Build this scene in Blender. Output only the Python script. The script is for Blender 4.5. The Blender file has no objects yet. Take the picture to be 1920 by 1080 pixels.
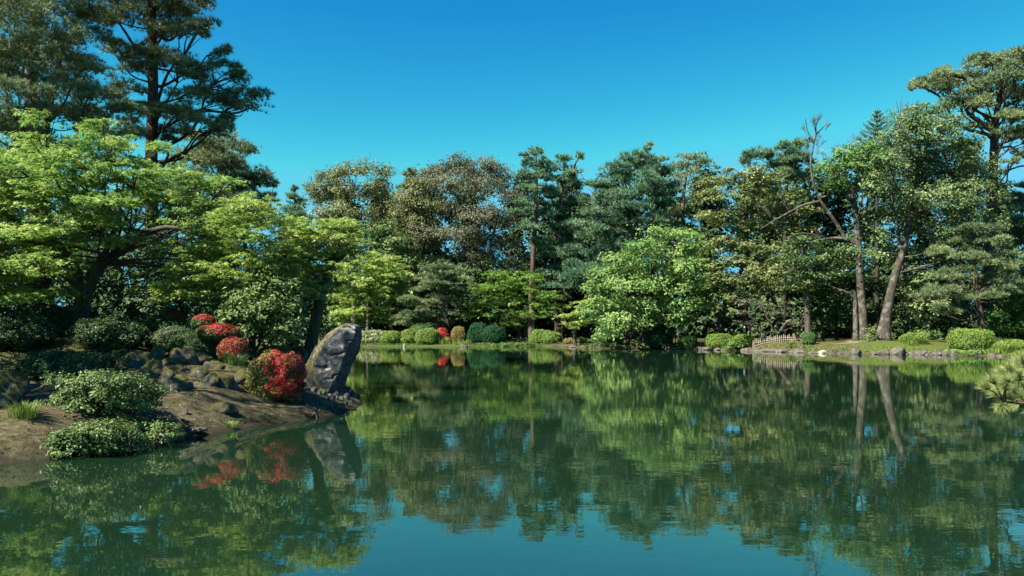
import bpy, math
import numpy as np

S = bpy.context.scene
COL = S.collection
R = math.radians

# ------------------------------------------------------------------ camera
CAM_H, FPX, CX, HZ = 1.7, 1500.0, 960.0, 619.0      # eye height, focal length and horizon on the 1920 px photograph
cam_data = bpy.data.cameras.new('camera')
cam_data.sensor_width = 36.0
cam_data.lens = FPX / 1920 * 36
cam_data.shift_y = (HZ - 540) / 1920
cam_data.clip_start = 0.05
cam_data.clip_end = 6000
cam = bpy.data.objects.new('camera', cam_data)
cam.location = (0, 0, CAM_H)
cam.rotation_euler = (R(90), 0, 0)
COL.objects.link(cam)
S.camera = cam

# ------------------------------------------------------------------ sky, sun, exposure
SUN = np.array((-0.70, -0.42, 0.90)); SUN /= np.linalg.norm(SUN)
world = bpy.data.worlds.new('World'); S.world = world; world.use_nodes = True
nt = world.node_tree; nt.nodes.clear()
sky = nt.nodes.new('ShaderNodeTexSky'); sky.sky_type = 'NISHITA'; sky.sun_disc = False
sky.sun_elevation = math.asin(SUN[2]); sky.sun_rotation = math.atan2(SUN[0], SUN[1])
sky.air_density = 1.0; sky.dust_density = 0.2; sky.ozone_density = 3.0
sep = nt.nodes.new('ShaderNodeSeparateColor'); com = nt.nodes.new('ShaderNodeCombineColor')
nt.links.new(sky.outputs[0], sep.inputs[0])
for ch_, (pw, kk_) in enumerate(((3.4, 5.4), (1.8, 1.40), (0.7, 0.41))):      # the camera's vivid rendering of a clear sky: one curve per colour, the same all over the sky
    m0 = nt.nodes.new('ShaderNodeMath'); m0.operation = 'MULTIPLY'; m0.inputs[1].default_value = 0.1; nt.links.new(sep.outputs[ch_], m0.inputs[0])
    m1 = nt.nodes.new('ShaderNodeMath'); m1.operation = 'POWER'; m1.inputs[1].default_value = pw; nt.links.new(m0.outputs[0], m1.inputs[0])
    m2 = nt.nodes.new('ShaderNodeMath'); m2.operation = 'MULTIPLY'; m2.inputs[1].default_value = kk_ * 10; nt.links.new(m1.outputs[0], m2.inputs[0])
    m3 = nt.nodes.new('ShaderNodeMath'); m3.operation = 'MINIMUM'; m3.inputs[1].default_value = (0.5, 2.1, 3.1)[ch_]; nt.links.new(m2.outputs[0], m3.inputs[0])
    nt.links.new(m3.outputs[0], com.inputs[ch_])
bg = nt.nodes.new('ShaderNodeBackground'); bg.inputs['Strength'].default_value = 0.1
wo = nt.nodes.new('ShaderNodeOutputWorld')
nt.links.new(com.outputs[0], bg.inputs['Color'])
nt.links.new(bg.outputs[0], wo.inputs['Surface'])

sd = bpy.data.lights.new('sun', 'SUN'); sd.energy = 5.0; sd.angle = R(0.53); sd.color = (1.0, 0.93, 0.80)
so = bpy.data.objects.new('sun', sd); COL.objects.link(so); so.location = (-30, -20, 60)
from mathutils import Vector
so.rotation_euler = Vector(SUN).to_track_quat('Z', 'Y').to_euler()

S.view_settings.view_transform = 'Standard'; S.view_settings.look = 'None'
S.view_settings.exposure = 1.65; S.view_settings.gamma = 1.0; S.view_settings.use_curve_mapping = False
S.cycles.max_bounces = 8; S.cycles.diffuse_bounces = 3; S.cycles.glossy_bounces = 3
S.cycles.transmission_bounces = 3; S.cycles.transparent_max_bounces = 6
S.cycles.caustics_reflective = False; S.cycles.caustics_refractive = False

# ------------------------------------------------------------------ small maths
def W(px, py, D):
    """point at distance D seen at pixel (px, py) of the photograph"""
    return np.array(((px - CX) / FPX * D, D, CAM_H - (py - HZ) / FPX * D))

def onwater(px, py):
    D = FPX * CAM_H / (py - HZ)
    return ((px - CX) / FPX * D, D)

def _hash(ix, iy, iz):
    h = (ix * 374761393 + iy * 668265263 + iz * 2147483647 + 1274126177) & 0xFFFFFFFF
    h = ((h ^ (h >> 13)) * 1274126177) & 0xFFFFFFFF
    h = (h ^ (h >> 16)) & 0xFFFFFFFF
    return h.astype(np.float64) / 4294967295.0

def noise3(p, seed=0):
    p = np.asarray(p, float) + seed * 17.317
    i = np.floor(p).astype(np.int64); f = p - i; f = f * f * (3 - 2 * f)
    out = 0
    for a in (0, 1):
        for b in (0, 1):
            for c in (0, 1):
                w = (f[:, 0] if a else 1 - f[:, 0]) * (f[:, 1] if b else 1 - f[:, 1]) * (f[:, 2] if c else 1 - f[:, 2])
                out = out + w * _hash(i[:, 0] + a, i[:, 1] + b, i[:, 2] + c)
    return out * 2 - 1

def fbm(p, seed=0, o=4):
    p = np.asarray(p, float); s = 0; a = 1.0; t = 0
    for k in range(o):
        s = s + a * noise3(p * 2 ** k, seed + k); t += a; a *= 0.5
    return s / t

def norm(v):
    return v / np.maximum(np.linalg.norm(v, axis=-1, keepdims=True), 1e-9)

def spline(pts, n):
    """Catmull-Rom through rows of pts"""
    P = np.asarray(pts, float)
    if len(P) == 2:
        t = np.linspace(0, 1, n)[:, None]; return P[0] * (1 - t) + P[1] * t
    Q = np.vstack([2 * P[0] - P[1], P, 2 * P[-1] - P[-2]])
    u = np.linspace(0, len(P) - 1 - 1e-6, n); k = u.astype(int); t = (u - k)[:, None]
    a, b, c, d = Q[k], Q[k + 1], Q[k + 2], Q[k + 3]
    return 0.5 * (2 * b + (c - a) * t + (2 * a - 5 * b + 4 * c - d) * t ** 2 + (3 * b - a - 3 * c + d) * t ** 3)

# ------------------------------------------------------------------ objects
def mesh_from(name, chunks, mats, smooth=False):
    """chunks: (verts, faces (m,k), tint (m) or None, material slot)"""
    me = bpy.data.meshes.new(name)
    nv = sum(len(c[0]) for c in chunks)
    V = np.concatenate([np.asarray(c[0], np.float32) for c in chunks]) if chunks else np.zeros((0, 3))
    loops, starts, tint, mi, sm = [], [], [], [], []
    off = 0; ls = 0
    for c in chunks:
        v, f, t, m = c[:4]
        f = np.asarray(f, np.int64); k = f.shape[1]; n = len(f)
        loops.append((f + off).ravel()); starts.append(ls + np.arange(n) * k); ls += n * k; off += len(v)
        tint.append(np.full(n, 0.5) if t is None else np.asarray(t)); mi.append(np.full(n, m))
        sm.append(np.full(n, bool(c[4]) if len(c) > 4 else smooth))
    loops = np.concatenate(loops); starts = np.concatenate(starts)
    me.vertices.add(nv); me.vertices.foreach_set('co', V.ravel())
    me.loops.add(len(loops)); me.loops.foreach_set('vertex_index', loops.astype(np.int32))
    me.polygons.add(len(starts)); me.polygons.foreach_set('loop_start', starts.astype(np.int32))
    me.polygons.foreach_set('material_index', np.concatenate(mi).astype(np.int32))
    me.polygons.foreach_set('use_smooth', np.concatenate(sm))
    a = me.attributes.new('tint', 'FLOAT', 'FACE'); a.data.foreach_set('value', np.concatenate(tint).astype(np.float32))
    for m in mats: me.materials.append(m)
    me.update(calc_edges=True)
    return me

def link(name, me, parent=None, loc=(0, 0, 0), kind=None):
    o = bpy.data.objects.new(name, me); COL.objects.link(o); o.location = loc
    if parent is not None: o.parent = parent
    if kind: o['kind'] = kind
    return o

def tag(o, label, cat, group=None):
    o['label'] = label; o['category'] = cat
    if group: o['group'] = group
    return o

def thing(name, label, cat, loc, group=None):
    o = bpy.data.objects.new(name, None); COL.objects.link(o); o.location = tuple(loc); o.empty_display_size = 0.2
    return tag(o, label, cat, group)

def shifted(chunks, base):
    return [(np.asarray(c[0]) - base,) + tuple(c[1:]) for c in chunks]

# ------------------------------------------------------------------ materials
def new_mat(name):
    m = bpy.data.materials.new(name); m.use_nodes = True
    m.node_tree.nodes.clear(); return m, m.node_tree.nodes, m.node_tree.links

def ramp(N, stops):
    r = N.new('ShaderNodeValToRGB'); e = r.color_ramp.elements
    while len(e) < len(stops): e.new(0.5)
    for el, (p, c) in zip(e, stops): el.position = p; el.color = (*c, 1)
    return r

def leaf_mat(name, c0, c1, c2, trans=0.3, rough=0.5, spec=0.35, gain=1.0):
    c0, c1, c2 = (tuple(min(0.62, x * gain * 1.08) for x in c) for c in (c0, c1, c2))
    m, N, L = new_mat(name)
    at = N.new('ShaderNodeAttribute'); at.attribute_name = 'tint'
    r = ramp(N, [(0.1, c0), (0.5, c1), (0.9, c2)]); L.new(at.outputs['Fac'], r.inputs[0])
    p = N.new('ShaderNodeBsdfPrincipled'); p.inputs['Roughness'].default_value = rough
    p.inputs['Specular IOR Level'].default_value = spec
    L.new(r.outputs[0], p.inputs['Base Color'])
    o = N.new('ShaderNodeOutputMaterial')
    if trans > 0:
        t = N.new('ShaderNodeBsdfTranslucent'); L.new(r.outputs[0], t.inputs['Color'])
        mx = N.new('ShaderNodeMixShader'); mx.inputs[0].default_value = trans
        L.new(p.outputs[0], mx.inputs[1]); L.new(t.outputs[0], mx.inputs[2]); L.new(mx.outputs[0], o.inputs[0])
    else:
        L.new(p.outputs[0], o.inputs[0])
    return m

def bark_mat(name, c0, c1, scale=6.0, lichen=None):
    m, N, L = new_mat(name)
    tc = N.new('ShaderNodeTexCoord'); mp = N.new('ShaderNodeMapping'); mp.inputs['Scale'].default_value = (scale, scale, scale * 0.25)
    L.new(tc.outputs['Object'], mp.inputs[0])
    n = N.new('ShaderNodeTexNoise'); n.inputs['Scale'].default_value = 1.5; n.inputs['Detail'].default_value = 6; n.inputs['Roughness'].default_value = 0.7
    L.new(mp.outputs[0], n.inputs['Vector'])
    r = ramp(N, [(0.35, c0), (0.68, c1)]); L.new(n.outputs['Fac'], r.inputs[0])
    col = r.outputs[0]
    if lichen:
        n2 = N.new('ShaderNodeTexNoise'); n2.inputs['Scale'].default_value = 2.2; n2.inputs['Detail'].default_value = 4
        L.new(tc.outputs['Object'], n2.inputs['Vector'])
        r2 = ramp(N, [(0.52, (0, 0, 0)), (0.6, (1, 1, 1))]); L.new(n2.outputs['Fac'], r2.inputs[0])
        mx = N.new('ShaderNodeMix'); mx.data_type = 'RGBA'; L.new(r2.outputs[0], mx.inputs['Factor'])
        L.new(col, mx.inputs['A']); mx.inputs['B'].default_value = (*lichen, 1); col = mx.outputs['Result']
    b = N.new('ShaderNodeBump'); b.inputs['Strength'].default_value = 0.9; b.inputs['Distance'].default_value = 0.06
    L.new(n.outputs['Fac'], b.inputs['Height'])
    p = N.new('ShaderNodeBsdfPrincipled'); p.inputs['Roughness'].default_value = 0.9; p.inputs['Specular IOR Level'].default_value = 0.2
    L.new(col, p.inputs['Base Color']); L.new(b.outputs[0], p.inputs['Normal'])
    o = N.new('ShaderNodeOutputMaterial'); L.new(p.outputs[0], o.inputs[0]); return m

def rock_mat(name, dark, light, moss=None, moss_lo=0.55, lichen=None, scale=3.0, patch=False):
    m, N, L = new_mat(name)
    tc = N.new('ShaderNodeTexCoord')
    n = N.new('ShaderNodeTexNoise'); n.inputs['Scale'].default_value = scale; n.inputs['Detail'].default_value = 8; n.inputs['Roughness'].default_value = 0.68
    L.new(tc.outputs['Object'], n.inputs['Vector'])
    r = ramp(N, [(0.32, dark), (0.66, light)]); L.new(n.outputs['Fac'], r.inputs[0]); col = r.outputs[0]
    def over(mask, c):
        nonlocal col
        mx = N.new('ShaderNodeMix'); mx.data_type = 'RGBA'; L.new(mask, mx.inputs['Factor'])
        L.new(col, mx.inputs['A']); mx.inputs['B'].default_value = (*c, 1); col = mx.outputs['Result']
    if lichen:
        v = N.new('ShaderNodeTexNoise'); v.inputs['Scale'].default_value = scale * 1.9; v.inputs['Detail'].default_value = 5; v.inputs['Roughness'].default_value = 0.6
        mp = N.new('ShaderNodeMapping'); mp.inputs['Location'].default_value = (3.1, 7.7, 1.3); L.new(tc.outputs['Object'], mp.inputs[0]); L.new(mp.outputs[0], v.inputs['Vector'])
        rr = ramp(N, [(0.58, (0, 0, 0)), (0.63, (1, 1, 1))]); L.new(v.outputs['Fac'], rr.inputs[0]); over(rr.outputs[0], lichen)
    if moss:
        g = N.new('ShaderNodeNewGeometry'); sx = N.new('ShaderNodeSeparateXYZ'); L.new(g.outputs['Normal'], sx.inputs[0])
        n2 = N.new('ShaderNodeTexNoise'); n2.inputs['Scale'].default_value = scale * 1.2; n2.inputs['Detail'].default_value = 5
        L.new(tc.outputs['Object'], n2.inputs['Vector'])
        ad = N.new('ShaderNodeMath'); ad.operation = 'MULTIPLY_ADD'; L.new(n2.outputs['Fac'], ad.inputs[0]); ad.inputs[1].default_value = 1.6; L.new(sx.outputs['Z'], ad.inputs[2])
        rr = ramp(N, [(0.0, (0, 0, 0)), (1.0, (1, 1, 1))])
        mr = N.new('ShaderNodeMapRange'); mr.inputs['From Min'].default_value = moss_lo + 0.8; mr.inputs['From Max'].default_value = moss_lo + 0.98
        L.new(ad.outputs[0], mr.inputs['Value']); over(mr.outputs[0], moss)
    if patch:                                  # moss where the mesh says it grows
        at = N.new('ShaderNodeAttribute'); at.attribute_name = 'tint'
        n4 = N.new('ShaderNodeTexNoise'); n4.inputs['Scale'].default_value = scale * 2.2; n4.inputs['Detail'].default_value = 6; L.new(tc.outputs['Object'], n4.inputs['Vector'])
        a4 = N.new('ShaderNodeMath'); a4.operation = 'ADD'; L.new(at.outputs['Fac'], a4.inputs[0]); L.new(n4.outputs['Fac'], a4.inputs[1])
        n5 = N.new('ShaderNodeTexNoise'); n5.inputs['Scale'].default_value = scale * 1.4; n5.inputs['Detail'].default_value = 7; L.new(tc.outputs['Object'], n5.inputs['Vector'])
        a5 = N.new('ShaderNodeMath'); a5.operation = 'MULTIPLY_ADD'; L.new(n5.outputs['Fac'], a5.inputs[0]); a5.inputs[1].default_value = 1.8; L.new(sx.outputs['Z'], a5.inputs[2])
        m5 = N.new('ShaderNodeMapRange'); m5.inputs['From Min'].default_value = 1.32; m5.inputs['From Max'].default_value = 1.5; L.new(a5.outputs[0], m5.inputs['Value']); over(m5.outputs[0], lichen)  # cream lichen on upturned faces, also painting in the sunlit top
        m4 = N.new('ShaderNodeMapRange'); m4.inputs['From Min'].default_value = 1.0; m4.inputs['From Max'].default_value = 1.12; L.new(a4.outputs[0], m4.inputs['Value']); over(m4.outputs[0], moss)
    b = N.new('ShaderNodeBump'); b.inputs['Strength'].default_value = 0.8; b.inputs['Distance'].default_value = 0.08
    L.new(n.outputs['Fac'], b.inputs['Height'])
    p = N.new('ShaderNodeBsdfPrincipled'); p.inputs['Roughness'].default_value = 0.85; p.inputs['Specular IOR Level'].default_value = 0.25
    L.new(col, p.inputs['Base Color']); L.new(b.outputs[0], p.inputs['Normal'])
    o = N.new('ShaderNodeOutputMaterial'); L.new(p.outputs[0], o.inputs[0]); return m

def plain_mat(name, c, rough=0.7, var=0.25):
    m, N, L = new_mat(name)
    tc = N.new('ShaderNodeTexCoord'); n = N.new('ShaderNodeTexNoise'); n.inputs['Scale'].default_value = 9; n.inputs['Detail'].default_value = 5
    L.new(tc.outputs['Object'], n.inputs['Vector'])
    r = ramp(N, [(0.3, tuple(x * (1 - var) for x in c)), (0.7, tuple(min(1, x * (1 + var)) for x in c))]); L.new(n.outputs['Fac'], r.inputs[0])
    p = N.new('ShaderNodeBsdfPrincipled'); p.inputs['Roughness'].default_value = rough; L.new(r.outputs[0], p.inputs['Base Color'])
    o = N.new('ShaderNodeOutputMaterial'); L.new(p.outputs[0], o.inputs[0]); return m

M = {}
M['maple']   = leaf_mat('maple_leaf', (0.10, 0.21, 0.038), (0.225, 0.36, 0.08), (0.40, 0.50, 0.155), 0.42)
M['maple2']  = leaf_mat('maple_leaf_yellow', (0.12, 0.21, 0.032), (0.25, 0.35, 0.075), (0.42, 0.48, 0.15), 0.40, gain=1.05)
M['maple3']  = leaf_mat('maple_leaf_green', (0.075, 0.16, 0.025), (0.15, 0.27, 0.045), (0.28, 0.39, 0.085), 0.40)
M['lime']    = leaf_mat('lime_leaf', (0.08, 0.17, 0.045), (0.165, 0.275, 0.075), (0.29, 0.39, 0.13), 0.35, 0.5, 0.22)
M['bush']    = leaf_mat('pale_bush_leaf', (0.07, 0.13, 0.035), (0.15, 0.22, 0.065), (0.26, 0.33, 0.12), 0.25, 0.5, 0.2, gain=0.85)
M['olive']   = leaf_mat('olive_leaf', (0.05, 0.09, 0.026), (0.125, 0.155, 0.052), (0.225, 0.235, 0.09), 0.25, 0.45, 0.28, gain=1.2)
M['bronze']  = leaf_mat('bronze_leaf', (0.08, 0.092, 0.05), (0.112, 0.122, 0.068), (0.15, 0.157, 0.09), 0.25, 0.55, 0.3, gain=1.1)
M['tan']     = leaf_mat('tan_leaf', (0.08, 0.10, 0.036), (0.15, 0.168, 0.062), (0.225, 0.24, 0.10), 0.25, 0.55, 0.3)
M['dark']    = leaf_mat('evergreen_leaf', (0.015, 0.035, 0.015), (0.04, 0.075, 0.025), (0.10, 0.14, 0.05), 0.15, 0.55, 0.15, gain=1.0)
M['mid']     = leaf_mat('camphor_leaf', (0.04, 0.078, 0.026), (0.088, 0.138, 0.05), (0.17, 0.21, 0.09), 0.3, 0.45, 0.25, gain=1.35)
M['fresh']   = leaf_mat('fresh_leaf', (0.05, 0.12, 0.025), (0.10, 0.20, 0.04), (0.17, 0.28, 0.06), 0.35, 0.5)
M['needle']  = leaf_mat('pine_needle', (0.032, 0.056, 0.026), (0.082, 0.113, 0.048), (0.15, 0.175, 0.078), 0.22, 0.5, 0.3, gain=1.75)
M['needle2'] = leaf_mat('blue_pine_needle', (0.028, 0.065, 0.035), (0.07, 0.135, 0.07), (0.135, 0.20, 0.105), 0.22, 0.5, 0.3, gain=1.45)
M['needle3'] = leaf_mat('near_pine_needle', (0.09, 0.14, 0.045), (0.20, 0.25, 0.085), (0.34, 0.36, 0.14), 0.15, 0.45, 0.4, gain=1.15)
M['gloss']   = leaf_mat('glossy_shrub_leaf', (0.025, 0.07, 0.025), (0.07, 0.13, 0.035), (0.19, 0.24, 0.08), 0.15, 0.45, 0.2, gain=0.92)
M['clip']    = leaf_mat('clipped_azalea_leaf', (0.05, 0.10, 0.02), (0.13, 0.20, 0.035), (0.23, 0.29, 0.06), 0.25, 0.5, 0.3, gain=1.15)
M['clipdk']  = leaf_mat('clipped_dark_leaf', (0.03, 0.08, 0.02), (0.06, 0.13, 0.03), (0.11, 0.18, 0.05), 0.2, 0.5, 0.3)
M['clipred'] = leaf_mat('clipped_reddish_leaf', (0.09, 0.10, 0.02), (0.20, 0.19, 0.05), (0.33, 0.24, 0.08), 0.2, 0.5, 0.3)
M['clipshade'] = leaf_mat('shade_toned_clipped_leaf', (0.008, 0.04, 0.016), (0.018, 0.075, 0.028), (0.04, 0.11, 0.045), 0.15, 0.6, 0.15)  # shade over the dark shrub pair is put into this leaf colour
M['redflower'] = leaf_mat('crimson_petal', (0.28, 0.003, 0.010), (0.48, 0.006, 0.028), (0.62, 0.025, 0.06), 0.3, 0.5, 0.3)
M['cream']   = leaf_mat('cream_petal', (0.16, 0.16, 0.08), (0.28, 0.27, 0.16), (0.42, 0.40, 0.27), 0.2)
M['purple']  = leaf_mat('purple_petal', (0.08, 0.01, 0.08), (0.2, 0.03, 0.18), (0.3, 0.06, 0.25), 0.2)
M['grass']   = leaf_mat('grass_blade', (0.07, 0.13, 0.02), (0.16, 0.24, 0.04), (0.28, 0.33, 0.08), 0.3)
M['mossy']   = leaf_mat('moss_tuft', (0.02, 0.025, 0.008), (0.05, 0.055, 0.014), (0.10, 0.10, 0.03), 0.2)
M['litter']  = leaf_mat('fallen_leaf', (0.03, 0.022, 0.012), (0.09, 0.07, 0.04), (0.22, 0.18, 0.11), 0.0)
M['bark']    = bark_mat('grey_bark', (0.04, 0.032, 0.025), (0.13, 0.11, 0.085))
M['paletrunk'] = bark_mat('pale_bark', (0.024, 0.021, 0.017), (0.095, 0.083, 0.066), 7, (0.13, 0.12, 0.098))
M['pinebark'] = bark_mat('pine_bark', (0.035, 0.024, 0.018), (0.13, 0.095, 0.075), 8)
M['redbark'] = bark_mat('red_pine_bark', (0.045, 0.03, 0.022), (0.14, 0.10, 0.076), 6)
M['darkbark'] = bark_mat('dark_bark', (0.018, 0.015, 0.012), (0.07, 0.058, 0.045), 7)
M['mossbark'] = bark_mat('mossy_bark', (0.03, 0.025, 0.017), (0.125, 0.105, 0.075), 7, (0.085, 0.085, 0.03))
M['twig']    = bark_mat('twig_bark', (0.07, 0.06, 0.052), (0.16, 0.14, 0.12), 8)
M['rock']    = rock_mat('mossy_rock', (0.015, 0.017, 0.017), (0.10, 0.10, 0.095), (0.055, 0.054, 0.015), 0.20, (0.17, 0.16, 0.135), 5)
M['bigrock'] = rock_mat('slab_rock', (0.02, 0.022, 0.026), (0.098, 0.104, 0.114), (0.055, 0.045, 0.017), 0.75, (0.22, 0.21, 0.165), 3.6, True)
M['stone']   = rock_mat('shore_stone', (0.03, 0.027, 0.023), (0.135, 0.12, 0.10), None, 0, (0.19, 0.175, 0.145), 3)
M['cobble']  = rock_mat('cobble_stone', (0.03, 0.03, 0.026), (0.13, 0.12, 0.10), (0.06, 0.058, 0.02), 0.75, (0.20, 0.185, 0.15), 7)
M['palestone'] = rock_mat('pale_stone', (0.22, 0.21, 0.175), (0.42, 0.40, 0.34), None, 0, None, 3)
M['bamboo']  = plain_mat('weathered_bamboo', (0.27, 0.23, 0.165))
M['skin']    = plain_mat('skin', (0.45, 0.27, 0.20), 0.6, 0.05)
M['hair']    = plain_mat('black_hair', (0.015, 0.012, 0.01), 0.5, 0.1)
M['cloth_pink'] = plain_mat('pink_cloth', (0.62, 0.10, 0.18), 0.8, 0.1)
M['cloth_white'] = plain_mat('white_cloth', (0.75, 0.74, 0.72), 0.8, 0.05)
M['cloth_blue'] = plain_mat('light_blue_cloth', (0.35, 0.50, 0.75), 0.8, 0.1)
M['cloth_dark'] = plain_mat('dark_cloth', (0.03, 0.035, 0.05), 0.8, 0.1)
M['deadwood'] = plain_mat('bleached_wood', (0.28, 0.25, 0.20), 0.8, 0.2)

# ------------------------------------------------------------------ pond outline and ground height
pond_px = [(-100, 874), (0, 866), (60, 862), (100, 858), (150, 853), (200, 849), (270, 838), (330, 822), (400, 812), (450, 803), (500, 795),
           (560, 786), (610, 780), (645, 772), (672, 754), (664, 741), (648, 731), (620, 722), (570, 713), (500, 703), (440, 690), (425, 672),
           (450, 658), (520, 652), (600, 650.5), (680, 650), (760, 650.5), (860, 650.5), (930, 649.5), (1000, 649.5), (1060, 650.5), (1100, 653),
           (1200, 654), (1280, 655), (1320, 656), (1400, 658), (1460, 660), (1530, 662.5), (1600, 664), (1700, 665), (1800, 666.5), (1900, 669),
           (1960, 674), (2050, 690)]
pond = [onwater(*p) for p in pond_px] + [(14.5, 18), (8.6, 10), (5.4, 6.0), (3.6, 3.4), (0, 2.6), (-4, 3.2), (-8, 6.0)]
PA = np.array(pond); PB = np.roll(PA, -1, axis=0)

def pond_sd(P):
    """signed distance to the pond outline, negative inside"""
    d2 = np.full(len(P), 1e18); ins = np.zeros(len(P), bool)
    for a, b in zip(PA, PB):
        e = b - a; w = P - a
        t = np.clip((w @ e) / (e @ e), 0, 1)
        q = w - t[:, None] * e; d2 = np.minimum(d2, (q * q).sum(1))
        c = ((a[1] > P[:, 1]) != (b[1] > P[:, 1]))
        if abs(e[1]) > 1e-12:
            ins ^= c & (P[:, 0] < e[0] * (P[:, 1] - a[1]) / e[1] + a[0])
    d = np.sqrt(d2); return np.where(ins, -d, d)

gpts = np.array([W(*p) for p in [
    (520, 745, 15.5), (200, 765, 12.3), (340, 735, 14.5), (270, 690, 16.5), (150, 640, 20), (60, 622, 24), (400, 692, 17.5), (440, 683, 18.5),
    (590, 690, 22), (500, 668, 24), (20, 770, 12.6), (630, 744, 18.8), (-200, 760, 13), (-250, 640, 24), (300, 640, 26), (420, 655, 30), (300, 625, 38), (0, 600, 40),
    (-500, 600, 45), (440, 640, 55), (450, 645, 75), (1640, 636, 62), (1540, 645, 61), (1820, 652, 55), (1460, 640, 64.5), (1350, 643, 68.5),
    (1200, 643, 76), (1000, 644, 89), (800, 646, 88), (700, 646, 88.5), (560, 645, 86), (1900, 655, 54), (1720, 640, 60), (2000, 650, 50),
    (300, 632, 110), (700, 632, 110), (1100, 632, 110), (1500, 628, 100), (1900, 628, 95), (2400, 650, 60)]])
gpts = np.vstack([gpts, [(6.5, 6, 0.35), (10, 10, 0.4), (17, 18, 0.5), (0, 0, 0.25), (-10, 2, 0.5), (6, 0, 0.3), (30, 30, 0.8),
                         (0, -40, 1), (80, 0, 1.2), (-80, 0, 1.2), (0, 260, 1.2), (260, 200, 1.2), (-260, 200, 1.2)]])

def ground_h(P, detail=True):
    P = np.asarray(P, float).reshape(-1, 2)
    d = pond_sd(P); d = d + (0.11 * fbm(np.column_stack([P * 1.3, P[:, 0] * 0]), 31, 3) + 0.05 * fbm(np.column_stack([P * 6, P[:, 0] * 0]), 33, 2)) * np.clip(1.5 - np.abs(d), 0, 1)
    num = 0; den = 0
    for g in gpts:
        w = 1.0 / (((P - g[:2]) ** 2).sum(1) + 0.15) ** 1.5
        num = num + w * g[2]; den = den + w
    h = num / den
    P3 = np.column_stack([P, np.zeros(len(P))])
    near = np.clip(1.2 - P[:, 1] / 60, 0.25, 1)
    wob = fbm(P3 * 0.9, 3) * 0.12 + fbm(P3 * 4.0, 5, 3) * 0.06 * near
    t = np.clip(d / np.where(P[:, 1] < 30, 1.25, 2.2), 0, 1); sm = 0.35 * t + 0.65 * t * t * (3 - 2 * t)
    out = 0.05 + np.clip(d / 0.25, 0, 1) * np.where(P[:, 1] < 30, 0.12, 0.06) + (np.maximum(h, 0.12) - 0.11) * sm + wob * np.clip(d / 1.0, 0.12, 1)
    inn = 0.05 + np.maximum(-1.4, d * 0.42) + wob * 0.25
    return np.where(d > 0, np.maximum(out, 0.05), inn), d

def gz(x, y):
    return float(ground_h([(x, y)])[0][0])

def onground(px, D):
    x = (px - CX) / FPX * D
    return np.array((x, D, gz(x, D)))

# ground: one polar sheet round the viewing place, fine near by and running to the horizon
th = np.concatenate([np.arange(-42, 42, 0.28), np.arange(42, 318, 4.0)])
rr = np.concatenate([[0.3], np.geomspace(1.5, 130, 290), np.geomspace(140, 3000, 22)])
TH, RR = np.meshgrid(np.radians(th), rr)
GX, GY = np.sin(TH) * RR, np.cos(TH) * RR
P2 = np.column_stack([GX.ravel(), GY.ravel()])
GH, GD = ground_h(P2)
nT, nR = len(th), len(rr)
idx = np.arange(nT * nR).reshape(nR, nT)
f = np.stack([idx[:-1], np.roll(idx, -1, 1)[:-1], np.roll(idx, -1, 1)[1:], idx[1:]], -1).reshape(-1, 4)

gm, N, L = new_mat('pond_bank_ground')
tc = N.new('ShaderNodeTexCoord')
def ntex(sc, det=6, ro=0.6):
    n = N.new('ShaderNodeTexNoise'); n.inputs['Scale'].default_value = sc; n.inputs['Detail'].default_value = det; n.inputs['Roughness'].default_value = ro
    L.new(tc.outputs['Object'], n.inputs['Vector']); return n
n1 = ntex(9, 8, 0.7)
soil = ramp(N, [(0.3, (0.026, 0.022, 0.011)), (0.5, (0.074, 0.063, 0.032)), (0.72, (0.16, 0.139, 0.077))]); L.new(n1.outputs['Fac'], soil.inputs[0])
n2 = ntex(14, 5)
moss = ramp(N, [(0.35, (0.024, 0.026, 0.008)), (0.65, (0.07, 0.066, 0.017))]); L.new(n2.outputs['Fac'], moss.inputs[0])
n5 = ntex(18, 5)
green = ramp(N, [(0.35, (0.035, 0.055, 0.010)), (0.65, (0.09, 0.115, 0.025))]); L.new(n5.outputs['Fac'], green.inputs[0])
n6 = ntex(5, 7)
sand = ramp(N, [(0.35, (0.11, 0.085, 0.055)), (0.65, (0.21, 0.17, 0.115))]); L.new(n6.outputs['Fac'], sand.inputs[0])
def layer(base, top, attr, nz, lo, hi):
    a = N.new('ShaderNodeAttribute'); a.attribute_name = attr
    ad = N.new('ShaderNodeMath'); ad.operation = 'ADD'; L.new(a.outputs['Fac'], ad.inputs[0]); L.new(nz.outputs['Fac'], ad.inputs[1])
    mr = N.new('ShaderNodeMapRange'); mr.inputs['From Min'].default_value = lo; mr.inputs['From Max'].default_value = hi; L.new(ad.outputs[0], mr.inputs['Value'])
    mx = N.new('ShaderNodeMix'); mx.data_type = 'RGBA'; L.new(mr.outputs[0], mx.inputs['Factor']); L.new(base, mx.inputs['A']); L.new(top, mx.inputs['B'])
    return mx.outputs['Result']
n3 = ntex(2.3, 5); n4 = ntex(0.8, 5)
c = layer(soil.outputs[0], moss.outputs[0], 'moss', n3, 0.95, 1.1)
c = layer(c, green.outputs[0], 'green', n3, 0.95, 1.1)
c = layer(c, sand.outputs[0], 'sand', n4, 0.95, 1.1)
aw = N.new('ShaderNodeAttribute'); aw.attribute_name = 'wet'
mxw = N.new('ShaderNodeMix'); mxw.data_type = 'RGBA'; L.new(aw.outputs['Fac'], mxw.inputs['Factor']); L.new(c, mxw.inputs['A']); mxw.inputs['B'].default_value = (0.018, 0.015, 0.009, 1); c = mxw.outputs['Result']
n7 = ntex(35, 6, 0.75)
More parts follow.
